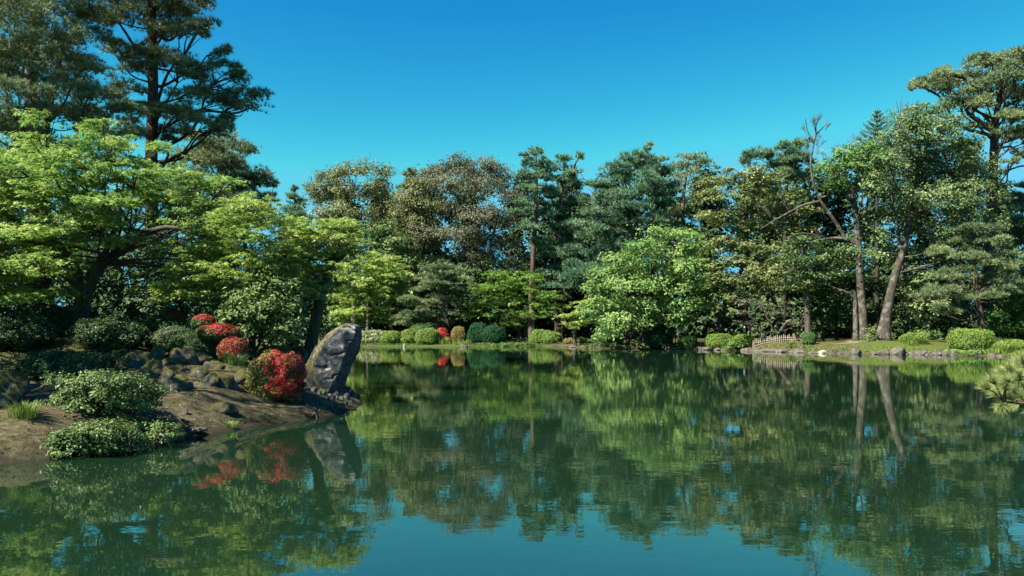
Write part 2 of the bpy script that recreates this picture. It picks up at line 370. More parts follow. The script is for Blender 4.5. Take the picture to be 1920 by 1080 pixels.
bmp = N.new('ShaderNodeBump'); bmp.inputs['Strength'].default_value = 0.9; bmp.inputs['Distance'].default_value = 0.03; L.new(n7.outputs['Fac'], bmp.inputs['Height'])
p = N.new('ShaderNodeBsdfPrincipled'); p.inputs['Roughness'].default_value = 0.95; p.inputs['Specular IOR Level'].default_value = 0.15
L.new(c, p.inputs['Base Color']); L.new(bmp.outputs[0], p.inputs['Normal'])
o = N.new('ShaderNodeOutputMaterial'); L.new(p.outputs[0], o.inputs[0])

me = mesh_from('ground', [(np.column_stack([P2, GH]), f, None, 0)], [gm], smooth=True)
def vattr(name, val):
    a = me.attributes.new(name, 'FLOAT', 'POINT'); a.data.foreach_set('value', val.astype(np.float32))
far = np.clip((P2[:, 1] - 40) / 10, 0, 1) * (P2[:, 0] > -30)
def blob(px, D, rx, ry):
    x = (px - CX) / FPX * D; return np.exp(-(((P2[:, 0] - x) / rx) ** 2 + ((P2[:, 1] - D) / ry) ** 2))
vattr('moss', np.where(far > 0.5, 0.52 + 0.2 * (GD > 4), 0.36 + 0.35 * np.clip((GH - 0.6) / 0.6, 0, 1)) - 0.5 * (GD < 0))
vattr('green', np.where(far > 0.5, 0.42 + 0.35 * ((P2[:, 1] > 78) & (P2[:, 0] < 4)) + 0.5 * blob(1720, 57.5, 3.5, 2) + 0.5 * blob(1900, 54, 4, 3), 0.2) - 0.6 * (GD < 0))
vattr('sand', (0.75 * blob(1610, 61, 3.6, 1.7) + 0.35 * blob(1500, 63.5, 2.5, 1.0) + 0.4 * blob(1080, 85, 2.5, 1.4)) * (GD > 0.8))
vattr('wet', 0.85 * np.clip(1 - (GH - 0.02) / 0.12, 0, 1) * (GH > -0.4))
go = link('ground', me, kind='structure')

# ------------------------------------------------------------------ water
wm, N, L = new_mat('pond_water')
tc = N.new('ShaderNodeTexCoord')
def wn(sx, sy, sc, det):
    mp = N.new('ShaderNodeMapping'); mp.inputs['Scale'].default_value = (sx, sy, 1); L.new(tc.outputs['Object'], mp.inputs[0])
    n = N.new('ShaderNodeTexNoise'); n.inputs['Scale'].default_value = sc; n.inputs['Detail'].default_value = det; n.inputs['Roughness'].default_value = 0.55
    L.new(mp.outputs[0], n.inputs['Vector']); return n
a = wn(0.8, 1.3, 2.6, 3); b2 = wn(0.5, 0.7, 0.35, 3); b3 = wn(0.6, 0.9, 0.16, 2)
pr = N.new('ShaderNodeMapRange'); pr.inputs['From Min'].default_value = 0.38; pr.inputs['From Max'].default_value = 0.66
pr.inputs['To Min'].default_value = 0.35; pr.inputs['To Max'].default_value = 1.0; L.new(b3.outputs['Fac'], pr.inputs['Value'])
m1 = N.new('ShaderNodeMath'); m1.operation = 'MULTIPLY'; L.new(a.outputs['Fac'], m1.inputs[0]); L.new(pr.outputs[0], m1.inputs[1])
m2 = N.new('ShaderNodeMath'); m2.operation = 'MULTIPLY_ADD'; L.new(b2.outputs['Fac'], m2.inputs[0]); m2.inputs[1].default_value = 1.6; L.new(m1.outputs[0], m2.inputs[2])
bp = N.new('ShaderNodeBump'); bp.inputs['Strength'].default_value = 1.0; bp.inputs['Distance'].default_value = 0.0019; L.new(m2.outputs[0], bp.inputs['Height'])
fr = N.new('ShaderNodeFresnel'); fr.inputs['IOR'].default_value = 2.4; L.new(bp.outputs[0], fr.inputs['Normal'])
gl = N.new('ShaderNodeBsdfGlossy'); gl.inputs['Roughness'].default_value = 0.015; gl.inputs['Color'].default_value = (0.95, 0.98, 0.93, 1); L.new(bp.outputs[0], gl.inputs['Normal'])
df = N.new('ShaderNodeBsdfDiffuse'); df.inputs['Color'].default_value = (0.011, 0.035, 0.017, 1)
tr = N.new('ShaderNodeBsdfTransparent'); tr.inputs['Color'].default_value = (0.50, 0.60, 0.42, 1)
mb = N.new('ShaderNodeMixShader'); mb.inputs[0].default_value = 0.55; L.new(tr.outputs[0], mb.inputs[1]); L.new(df.outputs[0], mb.inputs[2])
mw = N.new('ShaderNodeMixShader'); L.new(fr.outputs[0], mw.inputs[0]); L.new(mb.outputs[0], mw.inputs[1]); L.new(gl.outputs[0], mw.inputs[2])
o = N.new('ShaderNodeOutputMaterial'); L.new(mw.outputs[0], o.inputs[0])
xs = np.linspace(-45, 50, 20); ys = np.linspace(-2, 95, 20)
XX, YY = np.meshgrid(xs, ys); ii = np.arange(400).reshape(20, 20)
fw = np.stack([ii[:-1, :-1], ii[:-1, 1:], ii[1:, 1:], ii[1:, :-1]], -1).reshape(-1, 4)
link('water', mesh_from('water', [(np.column_stack([XX.ravel(), YY.ravel(), np.zeros(400)]), fw, None, 0)], [wm], True), kind='structure')

# ------------------------------------------------------------------ shape makers
def tube(pts, rad, sides=7, n=None, rng=None, rough=0.0, flare=0.0):
    """tapered tube; pts rows, rad per row"""
    pts = np.asarray(pts, float); rad = np.asarray(rad, float)
    if n is None: n = max(4, 4 * (len(pts) - 1))
    Q = spline(pts, n); r = np.interp(np.linspace(0, 1, n), np.linspace(0, 1, len(rad)), rad)
    if flare: r = r * (1 + flare * np.exp(-np.linspace(0, 1, n) * 14))
    T = norm(np.gradient(Q, axis=0))
    ref = np.where(np.abs(T[:, 2:3]) > 0.9, [[1.0, 0, 0]], [[0, 0, 1.0]])
    A = norm(np.cross(T, ref)); B = np.cross(T, A)
    if np.abs(T[:, 2]).min() < 0.9 < np.abs(T[:, 2]).max():      # keep the frame from flipping along the way
        a = A[0].copy(); AA = []
        for t in T:
            a = a - t * (a @ t); a = a / max(np.linalg.norm(a), 1e-9); AA.append(a.copy())
        A = np.array(AA); B = np.cross(T, A)
    ang = np.arange(sides) / sides * 2 * math.pi
    k = r[:, None] * np.ones(sides)
    if rough and rng is not None:
        k = k * (1 + rough * rng.uniform(-1, 1, k.shape))
    V = Q[:, None] + (A[:, None] * np.cos(ang)[None, :, None] + B[:, None] * np.sin(ang)[None, :, None]) * k[:, :, None]
    i = np.arange(n * sides).reshape(n, sides)
    F = np.stack([i[:-1], np.roll(i, -1, 1)[:-1], np.roll(i, -1, 1)[1:], i[1:]], -1).reshape(-1, 4)
    return V.reshape(-1, 3), F

def leaf_faces(C, Nn, s, shape, rng, asp=0.55):
    n = len(C); s = np.broadcast_to(s, n)[:, None]
    t = norm(np.cross(Nn, norm(rng.normal(size=(n, 3))))); b = np.cross(Nn, t)
    if shape == 'quad':
        fold = s * rng.uniform(0.02, 0.22, (n, 1))
        V = np.stack([C - t * s * 0.5, C + b * s * asp * 0.5 + Nn * fold, C + t * s * 0.5, C - b * s * asp * 0.5 + Nn * fold], 1).reshape(-1, 3)
        return V, np.arange(n * 4).reshape(n, 4), 1
    if shape == 'star':                       # three-lobed leaf
        vs = []
        for a in (-0.95, 0.0, 0.95):
            ca, sa = math.cos(a), math.sin(a); d = t * ca + b * sa; e = -t * sa + b * ca
            ln = 1.0 if a == 0 else 0.82
            vs += [C - e * s * 0.17, C + e * s * 0.17 + d * s * 0.12, C + d * s * ln - Nn * s * 0.22]
        V = np.stack(vs, 1).reshape(-1, 3)
        return V, np.arange(n * 9).reshape(n * 3, 3), 3
    V = np.stack([C - b * s * asp * 0.5, C + b * s * asp * 0.5, C + t * s], 1).reshape(-1, 3)
    return V, np.arange(n * 3).reshape(n, 3), 1

def needles(C, A, L_, w, k, rng, spread=(0.15, 1.35)):
    """k needles radiating from every tuft centre C about its axis A"""
    n = len(C); C = np.repeat(C, k, 0); A = np.repeat(A, k, 0); L_ = np.repeat(np.broadcast_to(L_, n), k)[:, None]
    q = norm(np.cross(A, norm(rng.normal(size=(n * k, 3))))); th = rng.uniform(*spread, (n * k, 1))
    d = A * np.cos(th) + q * np.sin(th)
    b = norm(np.cross(d, norm(rng.normal(size=(n * k, 3)))))
    L_ = L_ * rng.uniform(0.7, 1.15, (n * k, 1))
    V = np.stack([C - b * w * 0.5, C + b * w * 0.5, C + d * L_], 1).reshape(-1, 3)
    return V, np.arange(n * k * 3).reshape(-1, 3)

DENSE, DENSE_P = 1.75, 2.0      # overall foliage density
STY = {  # sub-clump size px, flatness, normal weights (up, out, random), shape, leaf px, cover
    'maple': dict(sub=15, flat=0.22, wu=1.0, wo=0.15, wr=0.55, shape='star', leaf=6.0, cover=2.6, droop=0.5),
    'broad': dict(sub=14, flat=0.60, wu=0.55, wo=0.75, wr=0.6, shape='quad', leaf=5.4, cover=3.9, droop=0.1),
    'layer': dict(sub=15, flat=0.36, wu=0.9, wo=0.45, wr=0.5, shape='quad', leaf=5.6, cover=4.0, droop=0.3),
    'fine':  dict(sub=14, flat=0.75, wu=0.5, wo=0.8, wr=0.6, shape='quad', leaf=4.4, cover=3.2, droop=0.0),
}

def grow(clumps, D, sty, seed, leaf=None, cover=None, back=0.35, slot=0, sub=None, depth=0.8, tint0=0.0):
    """foliage: leaves in sprays, sprays in clumps, clumps spread through the crown's depth; returns chunks and clump centres"""
    rng = np.random.default_rng(seed); st = STY[sty]; k = D / FPX
    leaf = leaf or st['leaf']; cover = (cover or st['cover']) * DENSE; sub = sub or st['sub']
    cl = np.array([c[:4] for c in clumps], float)
    xc = (cl[:, 0] - cl[:, 2]).min() * 0.5 + (cl[:, 0] + cl[:, 2]).max() * 0.5
    half = max(20, ((cl[:, 0] + cl[:, 2]).max() - (cl[:, 0] - cl[:, 2]).min()) / 2)
    allC, allN, allT, allS, cen = [], [], [], [], []
    for c in clumps:
        px, py, rx, ry = c[:4]
        lim = math.sqrt(max(0.05, 1 - ((px - xc) / half) ** 2)) * half * depth
        dd = c[4] if len(c) > 4 else -lim * k * rng.uniform(0.15, 0.85)
        for dpt, dens in ((dd, 1.0), (abs(dd) * rng.uniform(0.3, 1.0), back)):
            if dens <= 0: continue
            Dc = D + dpt
            ctr = W(px, py, Dc); kk = Dc / FPX
            rad = np.array((rx, rx * 0.9, ry)) * kk
            nleaf = int(dens * cover * math.pi * rx * ry / (leaf * leaf * 0.55))
            ns = max(5, int(dens * 2.3 * rx * ry / (sub * sub * 0.42)))
            u = norm(rng.normal(size=(ns * 2, 3))); u = u[(u[:, 2] > -0.35) | (rng.random(len(u)) < 0.45)][:ns]; ns = len(u)
            s = rng.random(ns) ** (1 / 2.4)
            sc = ctr + rad * u * (s * rng.uniform(0.85, 1.22, ns))[:, None]
            m = max(2, nleaf // ns); sr = sub * kk * rng.uniform(0.5, 1.15, ns)
            g = rng.normal(size=(ns, m, 3)) * 0.55; g[..., 2] *= st['flat']
            g[..., 2] -= st['droop'] * 0.35 * (g[..., 0] ** 2 + g[..., 1] ** 2)
            Pp = (sc[:, None] + g * sr[:, None, None]).reshape(-1, 3)
            out = norm((Pp - ctr) / rad)
            nn = norm(np.array((0, 0, st['wu'])) + out * st['wo'] + rng.normal(size=Pp.shape) * st['wr'] * 0.6)
            tt = 0.5 + tint0 + rng.normal() * 0.10 + np.repeat(rng.normal(size=ns) * 0.12, m) + rng.normal(size=len(Pp)) * 0.07
            allC.append(Pp); allN.append(nn); allT.append(tt); allS.append(leaf * kk * rng.uniform(0.45, 1.45, len(Pp)))
            if dpt == dd: cen.append((ctr, rad, sc))
    C, Nn, Tt, Ss = map(np.concatenate, (allC, allN, allT, allS))
    V, F, rep = leaf_faces(C, Nn, Ss, st['shape'], rng)
    return [(V, F, np.clip(np.repeat(Tt, rep), 0, 1), slot)], cen

def pine_grow(pads, D, seed, L=9, w=1.3, k=10, cover=5.0, slot=0, depth=0.8, back=0.35, updir=1.0):
    rng = np.random.default_rng(seed)
    cl = np.array([c[:4] for c in pads], float)
    xc = (cl[:, 0] - cl[:, 2]).min() * 0.5 + (cl[:, 0] + cl[:, 2]).max() * 0.5
    half = max(20, ((cl[:, 0] + cl[:, 2]).max() - (cl[:, 0] - cl[:, 2]).min()) / 2)
    Cs, As, Ts, Ls, cen = [], [], [], [], []
    for c in pads:
        px, py, rx, ry = c[:4]; ry = ry * 1.3; rx = rx * 1.06
        lim = math.sqrt(max(0.05, 1 - ((px - xc) / half) ** 2)) * half * depth
        dd = c[4] if len(c) > 4 else -lim * D / FPX * rng.uniform(-0.1, 0.9)
        for dpt, dens in ((dd, 1.0), (abs(dd) * rng.uniform(0.4, 1.0), back)):
            if dens <= 0: continue
            Dc = D + dpt; kk = Dc / FPX; ctr = W(px, py, Dc)
            n = max(8, int(dens * cover * DENSE_P * math.pi * rx * ry / (L * L * 1.3)))
            # a pad is a bunch of small shelves
            nsh = max(4, int(rx * ry / 160)); a = rng.uniform(0, 2 * math.pi, nsh); r_ = np.sqrt(rng.random(nsh)) * 0.8
            sh = np.column_stack([np.cos(a) * r_ * rx, np.sin(a) * r_ * rx * 0.85, rng.uniform(-0.9, 0.9, nsh) * ry * (1 - 0.5 * r_)]) * kk
            srx = rng.uniform(0.28, 0.5, nsh) * rx * kk; which = rng.integers(0, nsh, n)
            b = rng.uniform(0, 2 * math.pi, n); q = np.sqrt(rng.random(n)) * rng.uniform(0.8, 1.15, n)
            loc = np.column_stack([np.cos(b) * q, np.sin(b) * q, np.zeros(n)]) * srx[which][:, None]
            loc[:, 2] = (1 - q * q * 0.8) * ry * kk * 0.5 * rng.uniform(-0.25, 1.1, n)
            Pp = ctr + sh[which] + loc
            ax = norm(np.column_stack([np.cos(b) * q * 0.9, np.sin(b) * q * 0.9, np.full(n, updir)]) + rng.normal(size=(n, 3)) * 0.34)
            Cs.append(Pp); As.append(ax); Ls.append(L * kk * rng.uniform(0.75, 1.2, n))
            Ts.append(np.clip(0.5 + rng.normal() * 0.09 + (rng.normal(size=nsh) * 0.12)[which] + rng.normal(size=n) * 0.1, 0, 1))
            if dpt == dd: cen.append((ctr, np.array((rx, rx * 0.9, ry)) * kk, ctr + sh))
    C, A, T, LL = map(np.concatenate, (Cs, As, Ts, Ls))
    V, F = needles(C, A, LL, w * D / FPX, k, rng)
    return [(V, F, np.clip(np.repeat(T, k) + rng.normal(size=len(F)) * 0.06, 0, 1), slot)], cen

def limbs_to(cen, trunk_pts, r0, rng, slot=1, twigs=3, rise=0.35, thin=1.0, jmax=59):
    """limbs from the trunk to every clump, twigs from there to its sprays"""
    out = []
    T = spline(trunk_pts, 60)
    for ctr, rad, subs in cen:
        want = ctr[2] - rise * np.linalg.norm(T[:, :2] - ctr[:2], axis=1) - rad[2] * 0.3
        j = int(np.clip(np.argmin(np.abs(T[:, 2] - want) + 0.35 * np.linalg.norm(T - ctr, axis=1)) + rng.integers(-5, 4), 4, jmax)); j = j if j < jmax else int(rng.integers(jmax // 2, jmax))
        a = T[j]; d = np.linalg.norm(ctr - a)
        if d < 0.05: continue
        mid = a * 0.5 + ctr * 0.5 + np.array((0, 0, -0.10 * d)) + rng.normal(size=3) * 0.07 * d
        q3 = a * 0.22 + ctr * 0.78 + rng.normal(size=3) * 0.06 * d
        rr_ = min(r0 * 0.36, 0.011 * d + 0.010) * thin
        V, F = tube([a, mid, q3, ctr], [rr_, rr_ * 0.75, rr_ * 0.5, rr_ * 0.25], 5, 10, rng, 0.08); out.append((V, F, None, slot, True))
        if len(subs):
            for s in subs[rng.permutation(len(subs))[:twigs]]:
                m = (q3 + s) / 2 + rng.normal(size=3) * 0.08 * np.linalg.norm(s - q3)
                V, F = tube([q3, m, s], [rr_ * 0.45, rr_ * 0.3, rr_ * 0.12], 4, 6); out.append((V, F, None, slot, True))
    return out

def trunk_px(pts, D, dz_base=True):
    """[(px, py, width_px, dD)] -> points, radii; the first point goes down into the ground"""
    P = np.array([W(p[0], p[1], D + (p[3] if len(p) > 3 else 0)) for p in pts]); r = np.array([p[2] / 2 * D / FPX for p in pts])
    if dz_base: P[0, 2] = gz(P[0, 0], P[0, 1]) - 0.25
    return P, r

def make_tree(name, label, cat, D, trunks, foliage, leafm, barkm, seed, group=None, branches=(), twigs=3, rise=0.35, thin=1.0, sides=9, flare=0.5, jmax=59):
    """trunks: list of pixel polylines (the first one carries the limbs); foliage: chunks, centres; branches: pixel polylines of big visible limbs"""
    rng = np.random.default_rng(seed + 999)
    chunks, cen = foliage
    P0, r0 = trunk_px(trunks[0], D)
    base = P0[0] + np.array((0, 0, 0.25))
    root = thing(name, label, cat, base, group)
    allT = []
    for i, t in enumerate(trunks):
        P, r = trunk_px(t, D, True); allT.append(P)
        V, F = tube(P, r, sides, max(14, 6 * len(P)), rng, 0.07, flare)
        link('trunk', mesh_from('trunk', shifted([(V, F, None, 0)], base), [barkm], True), root)
    for b in branches:
        P, r = trunk_px(b, D, False)
        V, F = tube(P, r, 7, 6 * len(P), rng, 0.08)
        link('branch', mesh_from('branch', shifted([(V, F, None, 0)], base), [barkm], True), root)
    lim = limbs_to(cen, P0, r0[0], rng, len(leafm), twigs, rise, thin, jmax) if cen else []
    o = link('crown', mesh_from('crown', shifted(chunks + lim, base), list(leafm) + [barkm]), root, kind='stuff')
    return root

# ------------------------------------------------------------------ pines on the left bank
GP = 'tall pines behind the left bank'
make_tree('pine_tree', 'tall dense pine at the left frame edge, behind the big maple', 'pine tree', 34,
    [[(78, 640, 30), (66, 420, 26), (61, 250, 22), (60, 120, 20), (68, -30, 17), (80, -200, 12), (86, -330, 5)],
     [(90, 640, 22), (84, 300, 17), (92, 200, 13), (110, 120, 9), (120, 60, 5)]],
    pine_grow([(-60, 10, 70, 30), (30, 20, 80, 32), (130, 15, 60, 26), (60, 75, 90, 26), (155, 62, 45, 18), (-40, 95, 80, 30), (10, 130, 80, 26), (120, 115, 60, 22),
               (45, 172, 60, 18), (120, 165, 60, 20), (165, 125, 38, 14), (-30, 215, 80, 26), (30, 240, 60, 22), (110, 210, 70, 22), (170, 178, 36, 12), (170, 235, 55, 20), (215, 205, 50, 22),
               (60, -60, 110, 40), (150, -50, 60, 24), (70, -150, 100, 40), (80, -260, 70, 40), (70, 290, 90, 26), (230, 265, 45, 20), (-80, 300, 80, 40), (10, 350, 70, 30)],
              34, 11, L=11, w=1.05, k=12, cover=5.4), [M['needle']], M['pinebark'], 11, GP, twigs=4)
make_tree('pine_tree', 'tall straight pine with tiered branches standing against the blue sky left of the open sky', 'pine tree', 37,
    [[(292, 640, 26), (286, 430, 23), (284, 290, 21), (287, 180, 19), (285, 60, 17), (283, -60, 14), (284, -190, 9), (285, -260, 4)]],
    pine_grow([(270, 12, 75, 28), (205, 38, 42, 22), (345, 5, 55, 22), (330, -40, 80, 30), (372, 55, 34, 15), (300, 108, 62, 20), (245, 125, 38, 18), (352, 62, 42, 14), (300, 50, 45, 16),
               (415, 112, 20, 24), (440, 142, 34, 15), (385, 145, 42, 18), (462, 192, 44, 22), (415, 182, 45, 18), (345, 178, 42, 16), (330, 130, 45, 16), (240, 165, 40, 18), (330, 215, 48, 18),
               (280, 205, 40, 16), (385, 240, 50, 18), (428, 238, 28, 14), (255, 240, 40, 18), (320, 250, 40, 14), (230, -10, 60, 26), (280, -110, 100, 34), (290, -190, 60, 34), (350, -90, 60, 24), (205, 95, 36, 14)],
              37, 12, L=10, w=0.95, k=12, cover=4.9), [M['needle']], M['pinebark'], 12, GP, twigs=4, thin=1.25,
    branches=[[(288, 148, 7), (300, 162, 6), (330, 148, 5), (360, 122, 3)], [(288, 205, 7), (330, 212, 6), (390, 208, 5), (440, 212, 4), (475, 200, 2)], [(287, 195, 6), (250, 190, 5), (225, 186, 4)],
              [(284, 70, 7), (255, 85, 6), (235, 60, 5), (215, 30, 3)], [(287, 60, 6), (320, 75, 5), (345, 40, 4), (360, 20, 3)]])
make_tree('pine_tree', 'dark low spreading pine just left of the gap where the open sky comes down', 'pine tree', 45,
    [[(425, 640, 20), (420, 480, 17), (415, 380, 14), (412, 310, 10), (415, 262, 5)]],
    pine_grow([(370, 275, 45, 18), (420, 272, 50, 16), (462, 283, 26, 9), (400, 305, 62, 20), (450, 322, 50, 18), (350, 310, 40, 18), (492, 345, 26, 12), (440, 350, 55, 18), (380, 345, 50, 20), (500, 372, 22, 10),
               (420, 390, 60, 22), (340, 370, 50, 22), (470, 400, 50, 20), (400, 430, 60, 22)], 45, 13, L=10, w=1.1, k=11, cover=5.5), [M['needle']], M['darkbark'], 13, GP)

# ------------------------------------------------------------------ maples and shrubs of the left bank
GM = 'fresh green maples on the left bank'
make_tree('maple_tree', 'largest maple, bright yellow-green, spreading over the whole left bank with an arching limb', 'maple', 21.5,
    [[(128, 652, 34), (146, 600, 30), (162, 545, 27), (184, 502, 22), (212, 480, 18), (250, 455, 14), (285, 433, 11), (325, 427, 8), (380, 442, 5), (450, 462, 2)]],
    grow([(62, 222, 20, 18), (55, 258, 28, 16), (70, 300, 70, 30), (180, 232, 26, 20), (160, 262, 45, 20), (215, 265, 40, 18), (150, 300, 80, 30), (10, 320, 60, 36), (250, 300, 45, 20), (30, 380, 100, 40), (130, 365, 100, 36), (235, 335, 80, 28),
          (330, 325, 50, 16, 1.6), (390, 345, 46, 14, 1.6), (425, 338, 22, 8, 1.6), (305, 380, 90, 30, 1.6), (385, 392, 60, 24, 1.6), (60, 440, 100, 30), (165, 415, 90, 28), (270, 412, 70, 20, 1.6), (20, 510, 80, 22), (125, 500, 50, 18), (400, 425, 60, 20, 1.6),
          (330, 460, 60, 14, 1.6), (60, 545, 60, 14), (370, 480, 50, 18, 1.6), (-90, 330, 90, 50), (-90, 430, 90, 50), (-60, 520, 80, 30), (300, 275, 26, 12), (200, 380, 70, 26), (100, 330, 80, 30), (-20, 400, 70, 30), (70, 490, 70, 22), (210, 450, 50, 18), (375, 432, 50, 15, -0.4), (430, 455, 44, 14, -0.2), (20, 560, 60, 14), (100, 545, 50, 14), (-40, 590, 60, 16), (350, 420, 60, 22, 1.8), (250, 370, 60, 24, 1.4), (30, 360, 70, 30), (270, 345, 60, 22, 1.6)],
         21.5, 'maple', 21, leaf=7.2, cover=3.3, depth=0.7, sub=19), [M['maple']], M['mossbark'], 21, GM, twigs=4, thin=0.75, sides=11, jmax=40,
    branches=[[(162, 548, 18), (140, 500, 15), (112, 462, 12), (84, 430, 9), (66, 380, 6), (60, 320, 3)], [(190, 495, 13), (205, 455, 10), (222, 405, 8), (230, 350, 5), (226, 300, 3)],
              [(200, 492, 9), (260, 493, 7), (310, 502, 5), (360, 512, 3)], [(160, 548, 12), (110, 512, 9), (60, 498, 6), (0, 492, 3)]])
make_tree('maple_tree', 'dark heavy-trunked maple in deep shade at the left edge', 'maple', 23.5,
    [[(88, 642, 52), (84, 590, 44), (74, 530, 36), (60, 470, 28), (30, 420, 20), (-20, 380, 12)]],
    grow([(-60, 300, 90, 50), (-160, 330, 120, 60), (-40, 400, 90, 40), (-180, 430, 130, 60), (40, 440, 70, 30), (-250, 380, 100, 60), (-80, 470, 100, 40), (-300, 480, 120, 50), (100, 470, 60, 20)], 23.5, 'maple', 22, leaf=8, cover=2.2, depth=0.6),
    [M['maple3']], M['darkbark'], 22, GM, branches=[[(76, 540, 22), (110, 495, 17), (140, 455, 12), (160, 420, 7)]])
make_tree('maple_tree', 'olive-tinged maple filling the space between the big maple and the leaning trunk', 'maple', 20.8,
    [[(470, 668, 14), (474, 600, 13), (470, 540, 11), (462, 480, 9), (455, 420, 5)]],
    grow([(475, 385, 55, 22), (430, 415, 60, 24), (515, 418, 45, 20), (470, 440, 60, 22), (525, 470, 55, 22), (400, 470, 60, 22), (370, 500, 60, 22), (455, 495, 60, 22), (515, 520, 60, 20), (440, 545, 60, 22), (540, 495, 40, 16), (490, 560, 50, 16), (380, 545, 50, 18), (335, 530, 50, 20), (340, 555, 50, 16), (300, 545, 50, 18), (455, 565, 50, 18), (490, 510, 60, 20), (420, 515, 60, 22)],
         20.8, 'maple', 23, leaf=6.4, cover=3.4, depth=0.6, tint0=-0.02), [M['maple2']], M['mossbark'], 23, GM)
make_tree('maple_tree', 'yellow-green maple on the leaning mossy trunk behind the big slab rock', 'maple', 22,
    [[(568, 705, 27), (581, 655, 24), (592, 600, 22), (604, 545, 19), (624, 490, 14), (640, 445, 7)]],
    grow([(600, 425, 62, 18), (640, 420, 46, 16), (560, 440, 46, 20), (620, 452, 66, 20), (580, 480, 60, 22), (655, 470, 36, 16), (612, 505, 60, 20), (560, 520, 44, 18), (670, 435, 26, 12), (600, 545, 44, 14)],
         22, 'maple', 24, leaf=6.4, cover=3.3, depth=0.6, tint0=0.06), [M['maple2']], M['mossbark'], 24, GM, twigs=4, flare=0.2,
    branches=[[(606, 540, 10), (580, 505, 8), (560, 465, 5)], [(622, 495, 9), (650, 475, 6), (672, 450, 3)]])
make_tree('broadleaf_shrub', 'tall pale shrub with rounded leaf clusters on whitish stems beside the red azaleas', 'shrub', 19.8,
    [[(478, 690, 8), (476, 665, 7), (488, 640, 5), (492, 600, 3)], [(470, 688, 6), (472, 660, 5), (462, 640, 4), (455, 610, 2)], [(500, 690, 5), (496, 660, 4), (508, 638, 3), (525, 615, 2)]],
    grow([(505, 540, 50, 24), (470, 570, 55, 26), (535, 575, 40, 26), (500, 595, 62, 28), (445, 595, 38, 20), (480, 622, 62, 20), (530, 618, 34, 20), (430, 615, 25, 14), (540, 600, 26, 14)], 19.8, 'broad', 25, leaf=7.5, cover=3.2, depth=0.6, tint0=0.05),
    [M['bush']], M['paletrunk'], 25, None, twigs=2)
make_tree('maple_tree', 'maple on the shore left of the frame whose crown dapples the near bank', 'maple', 12.5,
    [[(-420, 800, 40), (-400, 650, 30), (-370, 520, 22), (-330, 400, 12)]],
    grow([(-430, 300, 130, 40, -1.0), (-300, 330, 120, 40, 0.2), (-180, 340, 110, 40, 1.0), (-300, 260, 120, 40, 1.6), (-140, 270, 100, 36, 2.2), (-420, 220, 120, 40, 0.8), (-260, 200, 120, 40, 2.6), (-120, 200, 90, 36, 3.2),
          (-520, 350, 110, 40, -1.8), (-360, 390, 90, 26, -1.2), (-230, 410, 90, 24, 0.4), (-130, 400, 80, 24, 1.6), (-200, 130, 110, 40, 3.0), (-600, 300, 120, 50, -2.0)], 12.5, 'maple', 27, leaf=9, cover=2.3, back=0, sub=24), [M['maple']], M['mossbark'], 27, GM)
make_tree('evergreen_tree', 'unseen broad dark evergreen added beyond the left frame edge to shade the bank', 'evergreen', 17,  # added out of view to darken the bank behind the shore
    [[(-230, 700, 34), (-225, 560, 28), (-220, 440, 20), (-215, 340, 8)]],
    grow([(-150, 380, 80, 36, -1.5), (-130, 430, 60, 30, 0.5), (-260, 360, 90, 40, -2), (-140, 370, 70, 36, 2.0), (-250, 330, 90, 40, 1.0), (-180, 330, 90, 36, 3.5), (-330, 400, 90, 40, 0), (-170, 450, 80, 30, -1), (-120, 390, 60, 30, 4.0), (-300, 320, 90, 40, 3), (-400, 380, 90, 40, 2), (-170, 400, 80, 30, 1.0), (-330, 350, 80, 36, -1.5), (-260, 410, 80, 30, -1.5), (-400, 330, 90, 36, -0.5), (-330, 400, 80, 30, 1.0), (-240, 300, 80, 36, 2.0), (-450, 400, 90, 40, -1)], 17, 'broad', 28, leaf=12, cover=2.6, back=0), [M['dark']], M['darkbark'], 28, None, twigs=1)
make_tree('tall_tree', 'unseen tall tree added beyond the left frame edge to dapple the bank slope', 'tree', 11.5,  # put in out of view so its gaps dapple the slope
    [[(-700, 800, 50), (-680, 500, 42), (-620, 200, 34), (-520, -60, 20), (-420, -220, 8)]],
    grow([(-300, -260, 90, 40, -0.6), (-420, -200, 100, 40, 0.4), (-220, -230, 80, 40, 1.2), (-340, -300, 100, 40, 1.6), (-520, -230, 110, 40, -0.6), (-620, -180, 110, 40, 0.6), (-260, -160, 70, 30, 0.4), (-420, -330, 110, 40, 2.4), (-200, -330, 90, 40, 2.4), (-520, -120, 100, 36, 1.6), (-720, -100, 110, 40, -0.5)], 11.5, 'maple', 29, leaf=11, cover=1.0, back=0, sub=26), [M['fresh']], M['bark'], 29, None, twigs=2)
